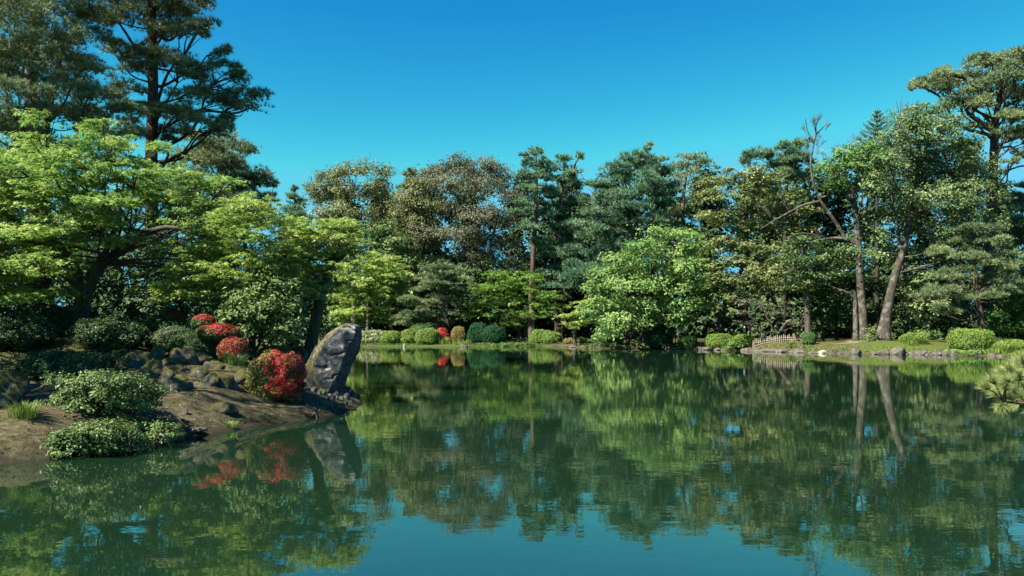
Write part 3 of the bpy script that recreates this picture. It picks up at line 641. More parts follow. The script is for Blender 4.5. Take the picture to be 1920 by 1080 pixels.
# evergreen shade behind the left bank
GS = 'evergreens in the shade behind the left maples'
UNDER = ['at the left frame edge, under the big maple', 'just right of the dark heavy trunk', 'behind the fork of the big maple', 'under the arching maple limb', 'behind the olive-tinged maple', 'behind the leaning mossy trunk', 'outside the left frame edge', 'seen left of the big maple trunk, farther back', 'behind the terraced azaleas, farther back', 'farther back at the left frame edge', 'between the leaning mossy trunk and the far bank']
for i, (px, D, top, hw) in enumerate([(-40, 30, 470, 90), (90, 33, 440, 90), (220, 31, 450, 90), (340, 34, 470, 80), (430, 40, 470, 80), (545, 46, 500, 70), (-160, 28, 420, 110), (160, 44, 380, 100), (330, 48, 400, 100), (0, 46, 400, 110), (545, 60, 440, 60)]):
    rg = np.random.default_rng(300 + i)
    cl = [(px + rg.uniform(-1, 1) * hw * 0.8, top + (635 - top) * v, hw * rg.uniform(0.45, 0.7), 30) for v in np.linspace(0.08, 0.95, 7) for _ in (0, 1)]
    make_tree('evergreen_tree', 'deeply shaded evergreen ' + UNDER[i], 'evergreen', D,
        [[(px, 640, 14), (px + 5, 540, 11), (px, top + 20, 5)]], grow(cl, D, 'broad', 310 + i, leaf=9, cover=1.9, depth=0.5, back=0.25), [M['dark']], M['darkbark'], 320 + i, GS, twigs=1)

# ------------------------------------------------------------------ far bank trees, left to right
GF = 'trees standing round the far bank of the pond'
make_tree('oak_tree', 'olive-brown round-topped tree, leftmost of the trees against the open sky', 'tree', 106, [[(665, 640, 11), (662, 500, 9), (660, 400, 6), (655, 330, 3)], [(690, 640, 8), (694, 480, 6), (705, 380, 3)]],
    grow([(622, 335, 32, 18), (662, 320, 38, 14), (703, 322, 30, 14), (600, 372, 26, 20), (645, 360, 42, 20), (705, 355, 34, 20), (660, 400, 56, 22), (718, 390, 26, 20), (612, 405, 34, 16), (590, 350, 16, 12), (680, 440, 50, 22), (625, 450, 40, 20)], 106, 'fine', 31, tint0=0.02), [M['tan']], M['bark'], 31, GF)
make_tree('oak_tree', 'largest reddish-brown budding tree, its broad crown left of the slender blue-green pines', 'tree', 104, [[(872, 640, 13), (870, 520, 10), (874, 430, 8), (868, 340, 4)], [(905, 640, 9), (912, 500, 7), (935, 400, 3)], [(830, 640, 9), (832, 520, 7), (812, 420, 3)]],
    grow([(868, 306, 38, 16), (830, 320, 36, 20), (910, 316, 38, 18), (802, 342, 32, 18), (942, 332, 24, 18), (852, 345, 55, 22), (912, 355, 46, 22), (782, 372, 36, 22), (962, 372, 22, 20), (835, 395, 55, 24), (905, 405, 55, 24), (772, 402, 34, 22),
          (950, 415, 28, 20), (862, 445, 64, 24), (930, 455, 46, 22), (795, 440, 42, 22), (905, 488, 50, 20), (842, 490, 50, 22), (960, 490, 30, 18), (760, 375, 20, 14)], 104, 'fine', 32, leaf=3.7, cover=3.4), [M['bronze']], M['bark'], 32, GF, twigs=6)
make_tree('oak_tree', 'orange-tinged tree tucked against the left flank of the big brown tree', 'tree', 102, [[(775, 640, 9), (778, 520, 7), (782, 400, 3)]],
    grow([(785, 345, 26, 12), (770, 370, 34, 16), (795, 390, 34, 18), (755, 398, 26, 14), (780, 420, 38, 18), (755, 445, 24, 14), (800, 455, 30, 16)], 102, 'fine', 33, tint0=0.08), [M['tan']], M['bark'], 33, GF)
make_tree('evergreen_tree', 'glossy mid-green evergreen between the olive-brown tree and the big brown tree', 'evergreen', 100, [[(735, 640, 9), (732, 520, 7), (730, 450, 4)]],
    grow([(724, 430, 26, 14), (712, 455, 26, 16), (745, 458, 30, 18), (735, 480, 40, 18), (765, 490, 24, 16), (705, 480, 22, 14), (770, 520, 30, 18), (730, 520, 40, 18)], 100, 'broad', 34), [M['gloss']], M['darkbark'], 34, GF)
make_tree('evergreen_tree', 'dark evergreen below the big brown tree, behind the small garden pine', 'evergreen', 102, [[(865, 640, 9), (868, 560, 7), (870, 500, 4)]],
    grow([(870, 500, 46, 18), (820, 500, 36, 18), (905, 520, 46, 20), (845, 530, 50, 20), (950, 515, 40, 18), (890, 555, 50, 20), (800, 535, 40, 18), (770, 545, 36, 18), (940, 545, 40, 18), (850, 575, 60, 20), (920, 590, 60, 20), (780, 590, 50, 20)], 102, 'broad', 35), [M['dark']], M['darkbark'], 35, GF)
make_tree('spruce_tree', 'small dark spruce tip showing in the low sky gap right of the left pines', 'spruce', 106, [[(552, 640, 8), (553, 450, 6), (553, 352, 2)]],
    pine_grow([(553, 356, 7, 5), (550, 368, 14, 5), (556, 380, 18, 6), (548, 394, 22, 7), (558, 408, 26, 8), (550, 424, 32, 9), (555, 445, 36, 10), (545, 470, 40, 12), (550, 510, 46, 16)], 106, 36, L=7, w=1.4, k=9, cover=5), [M['needle2']], M['darkbark'], 36, GF)
make_tree('spruce_tree', 'dark spruce tip between the olive-brown tree and the big brown tree', 'spruce', 112, [[(769, 640, 8), (769, 450, 6), (769, 318, 2)]],
    pine_grow([(769, 322, 8, 5), (764, 332, 16, 5), (775, 342, 20, 6), (766, 355, 26, 7), (772, 372, 30, 9), (765, 395, 34, 10)], 112, 37, L=7, w=1.4, k=9, cover=5), [M['needle']], M['darkbark'], 37, GF)
make_tree('pine_tree', 'slim blue-green pine with a bare reddish lower trunk, left of the slim pair', 'pine tree', 98, [[(997, 640, 11), (996, 560, 10), (1000, 480, 9), (1004, 400, 7), (1006, 330, 5), (1005, 280, 2)]],
    pine_grow([(1005, 288, 14, 8), (988, 298, 15, 8), (1022, 304, 18, 8), (1003, 315, 26, 9), (1030, 328, 22, 9), (975, 330, 18, 8), (1005, 338, 36, 11), (985, 358, 26, 10), (1025, 360, 30, 11), (1000, 378, 32, 11), (980, 398, 20, 9), (1018, 402, 24, 10), (1000, 425, 24, 10), (1012, 452, 18, 9)],
              98, 41, L=8, w=1.2, k=10, cover=4.2, updir=1.4), [M['needle2']], M['redbark'], 41, GF)
make_tree('pine_tree', 'blue-green pine with two feathery upturned tips, right one of the slim pair', 'pine tree', 101, [[(1046, 640, 10), (1042, 520, 9), (1044, 420, 7), (1056, 340, 4), (1058, 296, 2)], [(1052, 420, 5), (1072, 350, 4), (1086, 290, 2)]],
    pine_grow([(1087, 298, 9, 8), (1056, 300, 16, 8), (1048, 316, 24, 9), (1080, 322, 20, 10), (1060, 338, 32, 11), (1082, 350, 22, 10), (1042, 360, 30, 11), (1070, 375, 34, 11), (1045, 395, 36, 12), (1072, 412, 34, 12), (1042, 432, 40, 13), (1068, 452, 44, 14),
               (1040, 475, 44, 14), (1075, 490, 46, 15), (1045, 512, 46, 14), (1072, 535, 50, 16), (1040, 550, 40, 14)], 101, 42, L=8, w=1.2, k=10, cover=4.2, updir=1.4), [M['needle2']], M['redbark'], 42, GF)
make_tree('pine_tree', 'broadest dark layered conifer with the highest tip on the far bank skyline', 'pine tree', 98, [[(1178, 640, 16), (1182, 520, 13), (1192, 420, 10), (1205, 340, 6), (1214, 272, 2)]],
    pine_grow([(1214, 278, 10, 7), (1206, 290, 22, 8), (1180, 300, 22, 8), (1228, 302, 26, 8), (1155, 314, 26, 9), (1200, 316, 48, 11), (1242, 322, 24, 9), (1172, 332, 44, 12), (1225, 338, 40, 11), (1122, 342, 20, 9), (1150, 352, 40, 13), (1200, 356, 56, 13), (1245, 358, 32, 12),
               (1128, 374, 34, 13), (1180, 382, 60, 15), (1238, 386, 40, 13), (1120, 404, 36, 14), (1170, 412, 62, 16), (1225, 416, 48, 14), (1115, 434, 44, 15), (1165, 446, 62, 16), (1110, 466, 46, 15), (1150, 482, 56, 16), (1105, 498, 46, 15), (1140, 515, 56, 16), (1200, 450, 50, 16), (1105, 530, 50, 16)],
              98, 43, L=9, w=1.3, k=10, cover=4.6, updir=1.2), [M['needle2']], M['darkbark'], 43, GF)
make_tree('pine_tree', 'thin flat-tiered pine between the broad conifer and the golden-olive tree', 'pine tree', 104, [[(1282, 640, 9), (1281, 480, 8), (1281, 380, 7), (1288, 320, 4), (1292, 296, 2)]],
    pine_grow([(1292, 300, 34, 6), (1272, 313, 24, 6), (1312, 312, 32, 7), (1292, 332, 34, 8), (1268, 346, 20, 7), (1304, 356, 32, 8), (1290, 385, 38, 11), (1268, 408, 40, 11), (1312, 400, 32, 11), (1290, 430, 44, 13)], 104, 44, L=8, w=1.2, k=9, cover=4), [M['needle']], M['redbark'], 44, GF)
make_tree('pine_tree', 'small grey-green garden pine with flat cloud pads and a crooked trunk beside the crimson azalea', 'pine tree', 90, [[(836, 640, 10), (840, 612, 9), (836, 588, 8), (838, 560, 6), (826, 520, 3)]],
    pine_grow([(828, 507, 40, 8), (800, 522, 36, 8), (850, 527, 36, 8), (815, 541, 52, 10), (855, 552, 34, 9), (790, 562, 42, 10), (830, 566, 34, 8), (782, 585, 42, 12), (812, 600, 46, 12), (770, 605, 34, 10)], 90, 45, L=6, w=1.1, k=10, cover=6), [M['needle']], M['darkbark'], 45, GF, branches=[[(837, 585, 5), (820, 577, 4), (795, 574, 2)]])
make_tree('maple_tree', 'bright spreading maple at the middle of the far bank, with dark trunks below', 'maple', 92, [[(975, 642, 7), (972, 600, 6), (962, 560, 3)], [(1005, 642, 5), (1000, 600, 4), (1010, 565, 2)], [(942, 642, 5), (946, 600, 4), (930, 570, 2)], [(987, 642, 9), (985, 610, 8), (990, 575, 4)]],
    grow([(935, 515, 40, 10), (985, 520, 40, 12), (905, 538, 36, 12), (955, 540, 56, 14), (1018, 552, 34, 12), (915, 563, 40, 13), (975, 568, 50, 13), (888, 588, 26, 9), (1035, 575, 22, 9), (945, 590, 46, 10), (1000, 590, 34, 9), (960, 605, 40, 8)], 92, 'maple', 51, leaf=5.4, sub=13), [M['maple3']], M['bark'], 51, GF)
make_tree('maple_tree', 'deep green maple with a pale straight trunk right of the big slab rock', 'maple', 94, [[(694, 640, 7), (693, 600, 6), (692, 540, 3)]],
    grow([(700, 484, 46, 14), (690, 500, 56, 18), (735, 508, 40, 16), (650, 515, 40, 18), (752, 540, 24, 14), (715, 540, 56, 18), (640, 560, 40, 16), (700, 530, 62, 20), (660, 550, 46, 16), (722, 560, 50, 16), (682, 582, 60, 14), (640, 585, 32, 14), (745, 530, 24, 10), (720, 600, 40, 10), (650, 605, 30, 10)], 94, 'maple', 52, leaf=5.6, sub=14, cover=3.2), [M['maple2']], M['paletrunk'], 52, GF)
make_tree('lime_tree', 'big fresh light-green round tree overhanging the water right of centre', 'tree', 72, [[(1212, 645, 20), (1206, 600, 16), (1216, 540, 11), (1235, 470, 5)], [(1180, 646, 9), (1172, 600, 7), (1150, 550, 3)], [(1255, 645, 9), (1262, 600, 7), (1290, 550, 3)]],
    grow([(1242, 438, 46, 16), (1282, 442, 34, 14), (1203, 462, 42, 18), (1302, 468, 40, 18), (1255, 475, 62, 20), (1163, 486, 38, 18), (1212, 505, 64, 22), (1292, 505, 54, 22), (1133, 515, 38, 18), (1180, 536, 56, 20), (1252, 540, 64, 22), (1318, 540, 32, 18), (1112, 545, 32, 16), (1150, 568, 46, 18),
          (1222, 575, 56, 20), (1292, 572, 46, 18), (1328, 566, 26, 10), (1112, 588, 34, 14), (1170, 602, 46, 16), (1240, 600, 46, 14), (1285, 600, 26, 10), (1150, 620, 40, 12)], 72, 'broad', 53, leaf=6.2, cover=3.4, sub=14), [M['lime']], M['darkbark'], 53, GF, twigs=4)
make_tree('maple_tree', 'yellowish young maple with a pale post-like trunk left of the big light-green tree', 'maple', 79, [[(1078, 645, 7), (1078, 615, 6), (1082, 580, 3)]],
    grow([(1085, 572, 24, 9), (1068, 590, 22, 8), (1100, 590, 28, 10), (1078, 606, 26, 8), (1110, 560, 20, 8)], 79, 'maple', 54, leaf=5.2, sub=11), [M['maple2']], M['paletrunk'], 54, GF)
make_tree('camphor_tree', 'golden-olive tree with horizontal leaf layers between the light-green tree and the two grey trunks', 'tree', 73, [[(1356, 645, 11), (1350, 600, 10), (1372, 540, 9), (1400, 480, 9), (1396, 420, 7), (1392, 350, 3)], [(1470, 645, 9), (1450, 560, 8), (1412, 490, 7)]],
    grow([(1402, 328, 56, 16), (1352, 342, 44, 16), (1452, 342, 44, 16), (1322, 366, 34, 14), (1392, 366, 66, 18), (1472, 368, 44, 18), (1422, 396, 66, 18), (1352, 406, 46, 16), (1500, 398, 34, 16), (1392, 428, 56, 16), (1460, 428, 46, 16), (1402, 466, 60, 16), (1352, 458, 40, 16)],
         73, 'layer', 55, tint0=0.05), [M['olive']], M['bark'], 55, GF, twigs=4)
make_tree('camphor_tree', 'darker green lower-layered tree right under the golden-olive crown', 'tree', 70, [[(1395, 645, 9), (1400, 560, 8), (1405, 490, 4)]],
    grow([(1450, 468, 46, 14), (1385, 495, 56, 15), (1442, 508, 56, 15), (1400, 530, 60, 15), (1478, 490, 36, 14), (1345, 495, 40, 14), (1350, 525, 40, 13), (1450, 540, 46, 13), (1390, 555, 50, 12), (1340, 550, 30, 12)], 70, 'layer', 56, tint0=-0.12), [M['olive']], M['darkbark'], 56, GF)
make_tree('pine_tree', 'dark pine tufts on the skyline just left of the bare twiggy top', 'pine tree', 82, [[(1470, 640, 9), (1472, 420, 7), (1478, 290, 3)]],
    pine_grow([(1480, 276, 24, 10), (1505, 275, 20, 9), (1450, 288, 26, 11), (1415, 292, 24, 9), (1392, 303, 15, 8), (1490, 298, 36, 13), (1450, 308, 44, 13), (1515, 300, 24, 12), (1500, 330, 40, 16), (1455, 335, 40, 14)], 82, 46, L=9, w=1.3, k=10, cover=5), [M['needle2']], M['darkbark'], 46, GF)
make_tree('maple_tree', 'small brownish maple with twisted bare grey branches behind the bamboo fence', 'maple', 66, [[(1436, 645, 6), (1430, 622, 5), (1412, 598, 4), (1396, 580, 2)], [(1430, 645, 5), (1420, 618, 4), (1395, 605, 2)], [(1440, 645, 5), (1448, 615, 4), (1438, 595, 3), (1432, 575, 2)], [(1450, 640, 5), (1466, 615, 4), (1478, 600, 2)]],
    grow([(1398, 566, 30, 8), (1432, 572, 38, 9), (1388, 588, 20, 6), (1462, 590, 30, 9), (1485, 605, 26, 8), (1390, 605, 16, 5), (1510, 590, 22, 7)], 66, 'layer', 57, leaf=4.4, cover=1.9, sub=10, back=0.2), [M['bronze']], M['twig'], 57, GF, twigs=5)
make_tree('evergreen_tree', 'dark evergreen on a rough straight trunk above the little round clipped shrub', 'evergreen', 63.5, [[(1516, 648, 13), (1514, 590, 11), (1511, 520, 10), (1508, 450, 6)]],
    grow([(1510, 455, 46, 16), (1545, 480, 36, 16), (1485, 490, 40, 14), (1530, 510, 46, 14), (1490, 530, 36, 12), (1560, 520, 34, 14)], 63.5, 'layer', 58, tint0=-0.15), [M['mid']], M['bark'], 58, GF)
make_tree('maple_tree', 'tuft of bright maple leaves beside the rough straight trunk', 'maple', 64.5, [[(1545, 648, 4), (1540, 600, 3), (1535, 560, 2)]],
    grow([(1530, 528, 26, 8), (1515, 542, 18, 7), (1545, 545, 20, 7), (1532, 558, 22, 6)], 64.5, 'maple', 59, leaf=5, sub=10), [M['maple3']], M['darkbark'], 59, GF)
GT = 'pale-trunked trees at the water edge'
make_tree('tall_tree', 'upright grey-trunked tree with bare crooked limbs, left of the waterside pair', 'tree', 61.5,
    [[(1622, 646, 19), (1618, 600, 16), (1614, 540, 14.5), (1611, 480, 13), (1607, 430, 11), (1604, 390, 9), (1600, 352, 5)], [(1605, 646, 11), (1604, 600, 9), (1603, 555, 7), (1598, 545, 7)]],
    grow([(1582, 290, 40, 20), (1612, 308, 40, 20), (1558, 318, 28, 16), (1630, 282, 30, 18), (1592, 345, 40, 18, 1.2), (1625, 345, 34, 16, 1.2), (1560, 350, 24, 12), (1640, 320, 30, 18)], 61.5, 'broad', 61, leaf=5, cover=2.6), [M['fresh']], M['paletrunk'], 61, GT, twigs=4, sides=14, flare=0.4,
    branches=[[(1612, 476, 8), (1598, 455, 7), (1575, 447, 6), (1545, 449, 5), (1520, 455, 4), (1505, 464, 2)], [(1586, 448, 6.5), (1572, 425, 6.5), (1555, 400, 6), (1538, 375, 5.5), (1526, 345, 4.5), (1519, 315, 3.5), (1508, 302, 2)],
              [(1526, 345, 4.5), (1520, 310, 3.5), (1526, 270, 2.4), (1530, 235, 2), (1535, 212, 1)], [(1536, 378, 6), (1510, 384, 5), (1480, 398, 4), (1450, 415, 3), (1425, 430, 2)], [(1603, 388, 7), (1588, 366, 6), (1574, 350, 6), (1572, 325, 5), (1588, 300, 4), (1602, 275, 2)],
              [(1606, 380, 6), (1580, 360, 5), (1555, 366, 4), (1535, 372, 3)], [(1603, 560, 8), (1585, 548, 6), (1562, 540, 5), (1548, 527, 4), (1544, 515, 3)], [(1540, 451, 5), (1525, 440, 4), (1500, 438, 3), (1475, 446, 2)], [(1608, 420, 6), (1622, 398, 5), (1628, 370, 4), (1625, 345, 2)],
              [(1526, 270, 3), (1514, 245, 2), (1510, 222, 1.2)], [(1528, 255, 3), (1545, 236, 2), (1552, 222, 1.2)]])
make_tree('tall_tree', 'leaning grey-trunked tree with a large leafy olive crown, right of the waterside pair', 'tree', 60.5,
    [[(1654, 648, 25), (1659, 610, 20), (1666, 570, 17), (1678, 520, 14.5), (1694, 465, 12.5), (1704, 420, 13), (1714, 380, 10), (1722, 330, 6), (1735, 270, 3)]],
    grow([(1742, 205, 40, 18), (1705, 225, 40, 20), (1785, 232, 36, 20), (1682, 262, 44, 22), (1742, 262, 56, 24), (1805, 270, 36, 22), (1832, 305, 30, 18), (1702, 312, 56, 24), (1770, 318, 56, 24), (1832, 345, 34, 20), (1682, 360, 46, 22, 1.6), (1742, 368, 56, 24), (1802, 390, 54, 22),
          (1852, 378, 28, 16), (1662, 402, 46, 22, 1.6), (1722, 420, 56, 22, 1.6), (1782, 440, 56, 22), (1640, 442, 40, 20, 1.6), (1660, 482, 46, 20, 1.6), (1740, 480, 56, 22, 1.6), (1880, 350, 20, 10), (1660, 300, 40, 22), (1650, 345, 40, 22), (1850, 325, 34, 20), (1860, 410, 34, 18), (1760, 345, 60, 24), (1700, 400, 60, 24, 1.6), (1790, 360, 60, 24), (1730, 235, 50, 22), (1770, 285, 56, 24), (1600, 470, 36, 18, 1.6), (1810, 480, 46, 20)], 60.5, 'broad', 62, leaf=5.2, cover=2.6, depth=0.6), [M['mid']], M['paletrunk'], 62, GT, twigs=5, sides=14, flare=0.45,
    branches=[[(1706, 420, 9), (1726, 385, 7), (1735, 330, 5), (1760, 270, 3), (1775, 240, 1.5)], [(1690, 475, 7), (1682, 430, 5), (1672, 380, 4), (1680, 300, 2)], [(1722, 345, 5), (1708, 290, 4), (1700, 230, 2), (1702, 190, 1)]])
make_tree('bare_tree', 'leafless twiggy top rising behind the leafy olive crown', 'bare tree', 66, [[(1700, 640, 8), (1695, 420, 6), (1690, 260, 4), (1688, 190, 1.5)]],
    ([(*tube([W(x0, 270, 66), W((x0 + x1) / 2 + 3, 230, 66), W(x1, y1, 66 + dz)], [0.06, 0.04, 0.015], 4, 8), None, 1, True) for x0, x1, y1, dz in
      [(1690, 1672, 195, .5), (1692, 1680, 188, -.6), (1694, 1700, 186, .4), (1690, 1666, 205, -.4), (1692, 1710, 190, .8), (1691, 1690, 180, -.2), (1692, 1720, 196, .2), (1688, 1660, 222, .3), (1690, 1676, 200, 1.0), (1692, 1706, 200, -1)]], []), [M['mid']], M['twig'], 63)
# the fine twigs of the bare grey limb tops
rg = np.random.default_rng(64); tw = []
def twig_tree(p, d, ln, r, lv):
    e = p + d * ln + rg.normal(size=3) * ln * 0.06
    tw.append((*tube([p, (p + e) / 2 + rg.normal(size=3) * ln * 0.05, e], [r, r * 0.8, r * 0.6], 3, 3), None, 0, True))
    if lv == 0 or r < 0.004: return
    for _ in range(3 if lv > 1 else 4):
        nd = norm(d + rg.normal(size=3) * (0.42, 0.42, 0.22) + (0, 0, 0.16)); t = rg.uniform(0.35, 1.0)
        twig_tree(p * (1 - t) + e * t, nd, ln * rg.uniform(0.55, 0.85), r * 0.6, lv - 1)
for q_, (x0, y0, ln, r, dx) in enumerate(((1529, 262, 0.95, 0.05, 0.0), (1519, 300, 0.8, 0.04, -0.35), (1531, 290, 0.8, 0.04, 0.45), (1546, 245, 0.5, 0.03, 0.5), (1514, 255, 0.5, 0.03, -0.5), (1574, 305, 0.7, 0.035, -0.2), (1590, 300, 0.8, 0.035, 0.15), (1604, 280, 0.7, 0.03, 0.3), (1570, 330, 0.6, 0.03, -0.5), (1480, 398, 0.6, 0.03, -0.5), (1450, 415, 0.7, 0.03, -0.8), (1540, 451, 0.6, 0.03, -0.4))):
    twig_tree(W(x0, y0, 61.5), norm(np.array((dx, rg.normal() * 0.2, 1.0))), ln * 0.9, r * 0.85, 5 if q_ < 9 else 4)
tw_root = [o for o in bpy.data.objects if o.name.startswith('tall_tree') and 'upright' in o.get('label', '')][0]
link('twigs', mesh_from('twigs', shifted(tw, np.array(tw_root.location)), [M['twig']], True), tw_root, kind='stuff')

# monkey-puzzle-like conifer with stacked upturned arms
D_ = 76; base = onground(1645, D_); rg = np.random.default_rng(65); ch = []; Cn = []; An = []
V, F = tube([base - (0, 0, .3), W(1644, 400, D_), W(1645, 206, D_)], [0.25, 0.15, 0.02], 6, 14); tr_ = [(V, F, None, 0)]
for lv, py in enumerate(np.linspace(212, 330, 15)):
    ln = 0.25 + lv * 0.21
    for q in range(7):
        a = q / 7 * 2 * math.pi + lv * 0.5 + rg.normal() * 0.1; p0 = W(1645, py, D_); l2 = ln * rg.uniform(0.85, 1.1)
        pts = np.array([p0 + np.array((math.cos(a) * t * l2, math.sin(a) * t * l2, 0.42 * l2 * t + 0.12 * l2 * t * t)) for t in np.linspace(0, 1, 6)])
        ch.append((*tube(pts, [0.05, 0.03], 4, 6), None, 1, True))
        Q = spline(pts, max(5, int(l2 / 0.12))); Cn.append(Q); An.append(np.tile(norm(pts[-1] - pts[0]), (len(Q), 1)))
Cn = np.concatenate(Cn); An = np.concatenate(An); V, F = needles(Cn, An, 0.26, 0.06, 6, rg, (0.4, 1.2)); ch.append((V, F, rg.uniform(0.2, 0.8, len(F)), 0))
t = thing('conifer_tree', 'spiky conifer tip with stacked upswept arms poking above the leafy crown', 'conifer', base, GF)
link('trunk', mesh_from('trunk', shifted(tr_, base), [M['darkbark']], True), t); link('crown', mesh_from('crown', shifted(ch, base), [M['needle2'], M['darkbark']]), t, kind='stuff')

make_tree('pine_tree', 'tallest spreading pine with an umbrella top at the right edge', 'pine tree', 62, [[(1846, 650, 24), (1852, 520, 20), (1858, 400, 18), (1863, 300, 16), (1866, 235, 13), (1875, 180, 9), (1890, 130, 4)]],
    pine_grow([(1852, 112, 44, 10), (1895, 115, 46, 11), (1782, 138, 34, 10), (1742, 152, 36, 10), (1830, 135, 56, 12), (1882, 145, 56, 12), (1772, 160, 46, 11), (1825, 168, 50, 13), (1718, 160, 18, 7), (1800, 188, 40, 12), (1895, 175, 50, 14), (1880, 228, 40, 14), (1935, 150, 50, 16), (1930, 205, 50, 18),
               (1900, 258, 46, 12), (1842, 195, 30, 10), (1915, 288, 20, 7), (1892, 305, 18, 5), (1950, 250, 50, 16), (1965, 110, 60, 18), (1990, 180, 60, 20), (1980, 290, 60, 18), (1840, 235, 24, 8)], 62, 47, L=9, w=1.2, k=11, cover=4.6), [M['needle']], M['pinebark'], 47, GF, twigs=4, thin=1.5,
    branches=[[(1865, 250, 9), (1838, 228, 8), (1818, 215, 7), (1806, 192, 6), (1790, 175, 4), (1765, 165, 2)], [(1866, 235, 8), (1880, 205, 6), (1905, 190, 5), (1930, 180, 3)], [(1820, 216, 6), (1838, 190, 5), (1842, 160, 4), (1850, 130, 2)], [(1864, 262, 8), (1890, 248, 6), (1925, 250, 4)], [(1864, 280, 5), (1895, 275, 4), (1912, 290, 2)]])
make_tree('pine_tree', 'lower pine with a reddish forked trunk standing behind the widest clipped shrub', 'pine tree', 57.5, [[(1843, 655, 13), (1840, 600, 11), (1832, 550, 9), (1826, 500, 7), (1822, 450, 3)]],
    pine_grow([(1830, 428, 46, 9), (1800, 446, 44, 11), (1862, 452, 38, 10), (1782, 475, 40, 12), (1842, 485, 56, 12), (1882, 498, 38, 11), (1792, 515, 46, 12), (1852, 525, 46, 12), (1772, 545, 36, 11), (1822, 555, 46, 11), (1888, 545, 30, 10), (1770, 580, 34, 10), (1740, 560, 26, 10)], 57.5, 48, L=8, w=1.2, k=10, cover=4.6), [M['needle']], M['redbark'], 48, GF,
    branches=[[(1828, 510, 5), (1812, 500, 4), (1795, 498, 3), (1778, 505, 2)], [(1826, 500, 5), (1845, 480, 4), (1868, 470, 2)], [(1833, 550, 5), (1850, 538, 4), (1862, 540, 2)]], twigs=4)
make_tree('conifer_tree', 'dense dark conifer cut by the right frame edge, below the umbrella pine', 'conifer', 66, [[(1925, 645, 12), (1925, 480, 9), (1922, 350, 3)]],
    pine_grow([(1922, 352, 14, 8), (1915, 375, 26, 10), (1935, 390, 36, 12), (1908, 410, 36, 12), (1935, 430, 46, 14), (1902, 450, 36, 12), (1930, 470, 50, 14), (1905, 500, 36, 12), (1940, 520, 56, 16), (1910, 550, 36, 14)], 66, 49, L=8, w=1.3, k=10, cover=5), [M['needle2']], M['darkbark'], 49, GF)
make_tree('evergreen_tree', 'green understorey tree in shade right of the leaning grey trunk', 'evergreen', 64, [[(1730, 650, 7), (1728, 600, 6), (1740, 540, 3)], [(1703, 650, 6), (1696, 610, 5), (1690, 585, 3)], [(1708, 650, 5), (1716, 612, 5), (1705, 585, 3)]],
    grow([(1735, 530, 44, 18), (1770, 545, 40, 18), (1710, 555, 36, 14), (1750, 575, 50, 18), (1700, 580, 24, 10), (1790, 585, 40, 18), (1735, 605, 40, 14), (1690, 540, 30, 14)], 64, 'broad', 66), [M['mid']], M['bark'], 66, GF)
make_tree('evergreen_tree', 'leafy green understorey bush low at the right frame edge behind the grasses', 'evergreen', 60, [[(1900, 655, 6), (1898, 610, 5), (1900, 570, 3)]],
    grow([(1895, 560, 34, 16), (1920, 580, 34, 18), (1880, 595, 36, 16), (1910, 615, 40, 16), (1950, 550, 50, 24), (1945, 605, 40, 18), (1860, 615, 26, 10)], 60, 'broad', 67, tint0=-0.05), [M['fresh']], M['darkbark'], 67, GF)
make_tree('evergreen_tree', 'dark green leafy understorey between the rough straight trunk and the two grey trunks', 'evergreen', 66, [[(1570, 648, 6), (1568, 600, 5), (1575, 560, 3)]],
    grow([(1575, 500, 50, 18), (1600, 530, 44, 18), (1560, 555, 40, 16), (1585, 575, 50, 18), (1555, 600, 40, 14), (1600, 605, 36, 14), (1640, 540, 40, 20), (1640, 590, 36, 18)], 66, 'broad', 68), [M['dark']], M['darkbark'], 68, GF)
# second row that closes the gaps
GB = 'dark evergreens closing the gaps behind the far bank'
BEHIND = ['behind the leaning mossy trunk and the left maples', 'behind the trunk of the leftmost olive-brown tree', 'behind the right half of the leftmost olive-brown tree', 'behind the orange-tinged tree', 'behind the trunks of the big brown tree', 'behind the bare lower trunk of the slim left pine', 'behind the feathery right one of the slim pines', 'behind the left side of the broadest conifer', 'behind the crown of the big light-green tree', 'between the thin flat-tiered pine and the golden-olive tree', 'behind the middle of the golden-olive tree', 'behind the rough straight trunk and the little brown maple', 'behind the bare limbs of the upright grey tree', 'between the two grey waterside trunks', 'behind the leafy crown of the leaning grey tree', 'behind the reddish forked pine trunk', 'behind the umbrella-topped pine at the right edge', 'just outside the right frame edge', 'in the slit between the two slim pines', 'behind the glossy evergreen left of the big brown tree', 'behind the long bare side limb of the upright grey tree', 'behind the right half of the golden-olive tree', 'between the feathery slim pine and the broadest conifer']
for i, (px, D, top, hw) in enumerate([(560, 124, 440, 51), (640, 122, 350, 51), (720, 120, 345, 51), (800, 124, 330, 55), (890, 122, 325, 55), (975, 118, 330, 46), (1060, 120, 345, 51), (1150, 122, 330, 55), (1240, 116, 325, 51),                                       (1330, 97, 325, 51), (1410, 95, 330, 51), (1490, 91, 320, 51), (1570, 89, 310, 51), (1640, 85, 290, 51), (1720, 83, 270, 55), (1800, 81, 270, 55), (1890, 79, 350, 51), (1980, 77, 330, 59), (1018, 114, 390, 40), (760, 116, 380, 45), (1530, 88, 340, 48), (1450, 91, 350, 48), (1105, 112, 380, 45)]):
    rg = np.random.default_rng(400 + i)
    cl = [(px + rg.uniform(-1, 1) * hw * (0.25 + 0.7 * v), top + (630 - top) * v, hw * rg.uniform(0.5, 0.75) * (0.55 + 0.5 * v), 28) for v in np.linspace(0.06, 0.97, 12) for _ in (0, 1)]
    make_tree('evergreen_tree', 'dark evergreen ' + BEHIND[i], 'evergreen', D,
        [[(px, 640, 9), (px + 3, 520, 7), (px, top + 15, 3)]], grow(cl, D, 'broad', 410 + i, leaf=9, cover=2.5, depth=0.6, back=0.25), [M['dark']], M['darkbark'], 420 + i, GB, twigs=1)
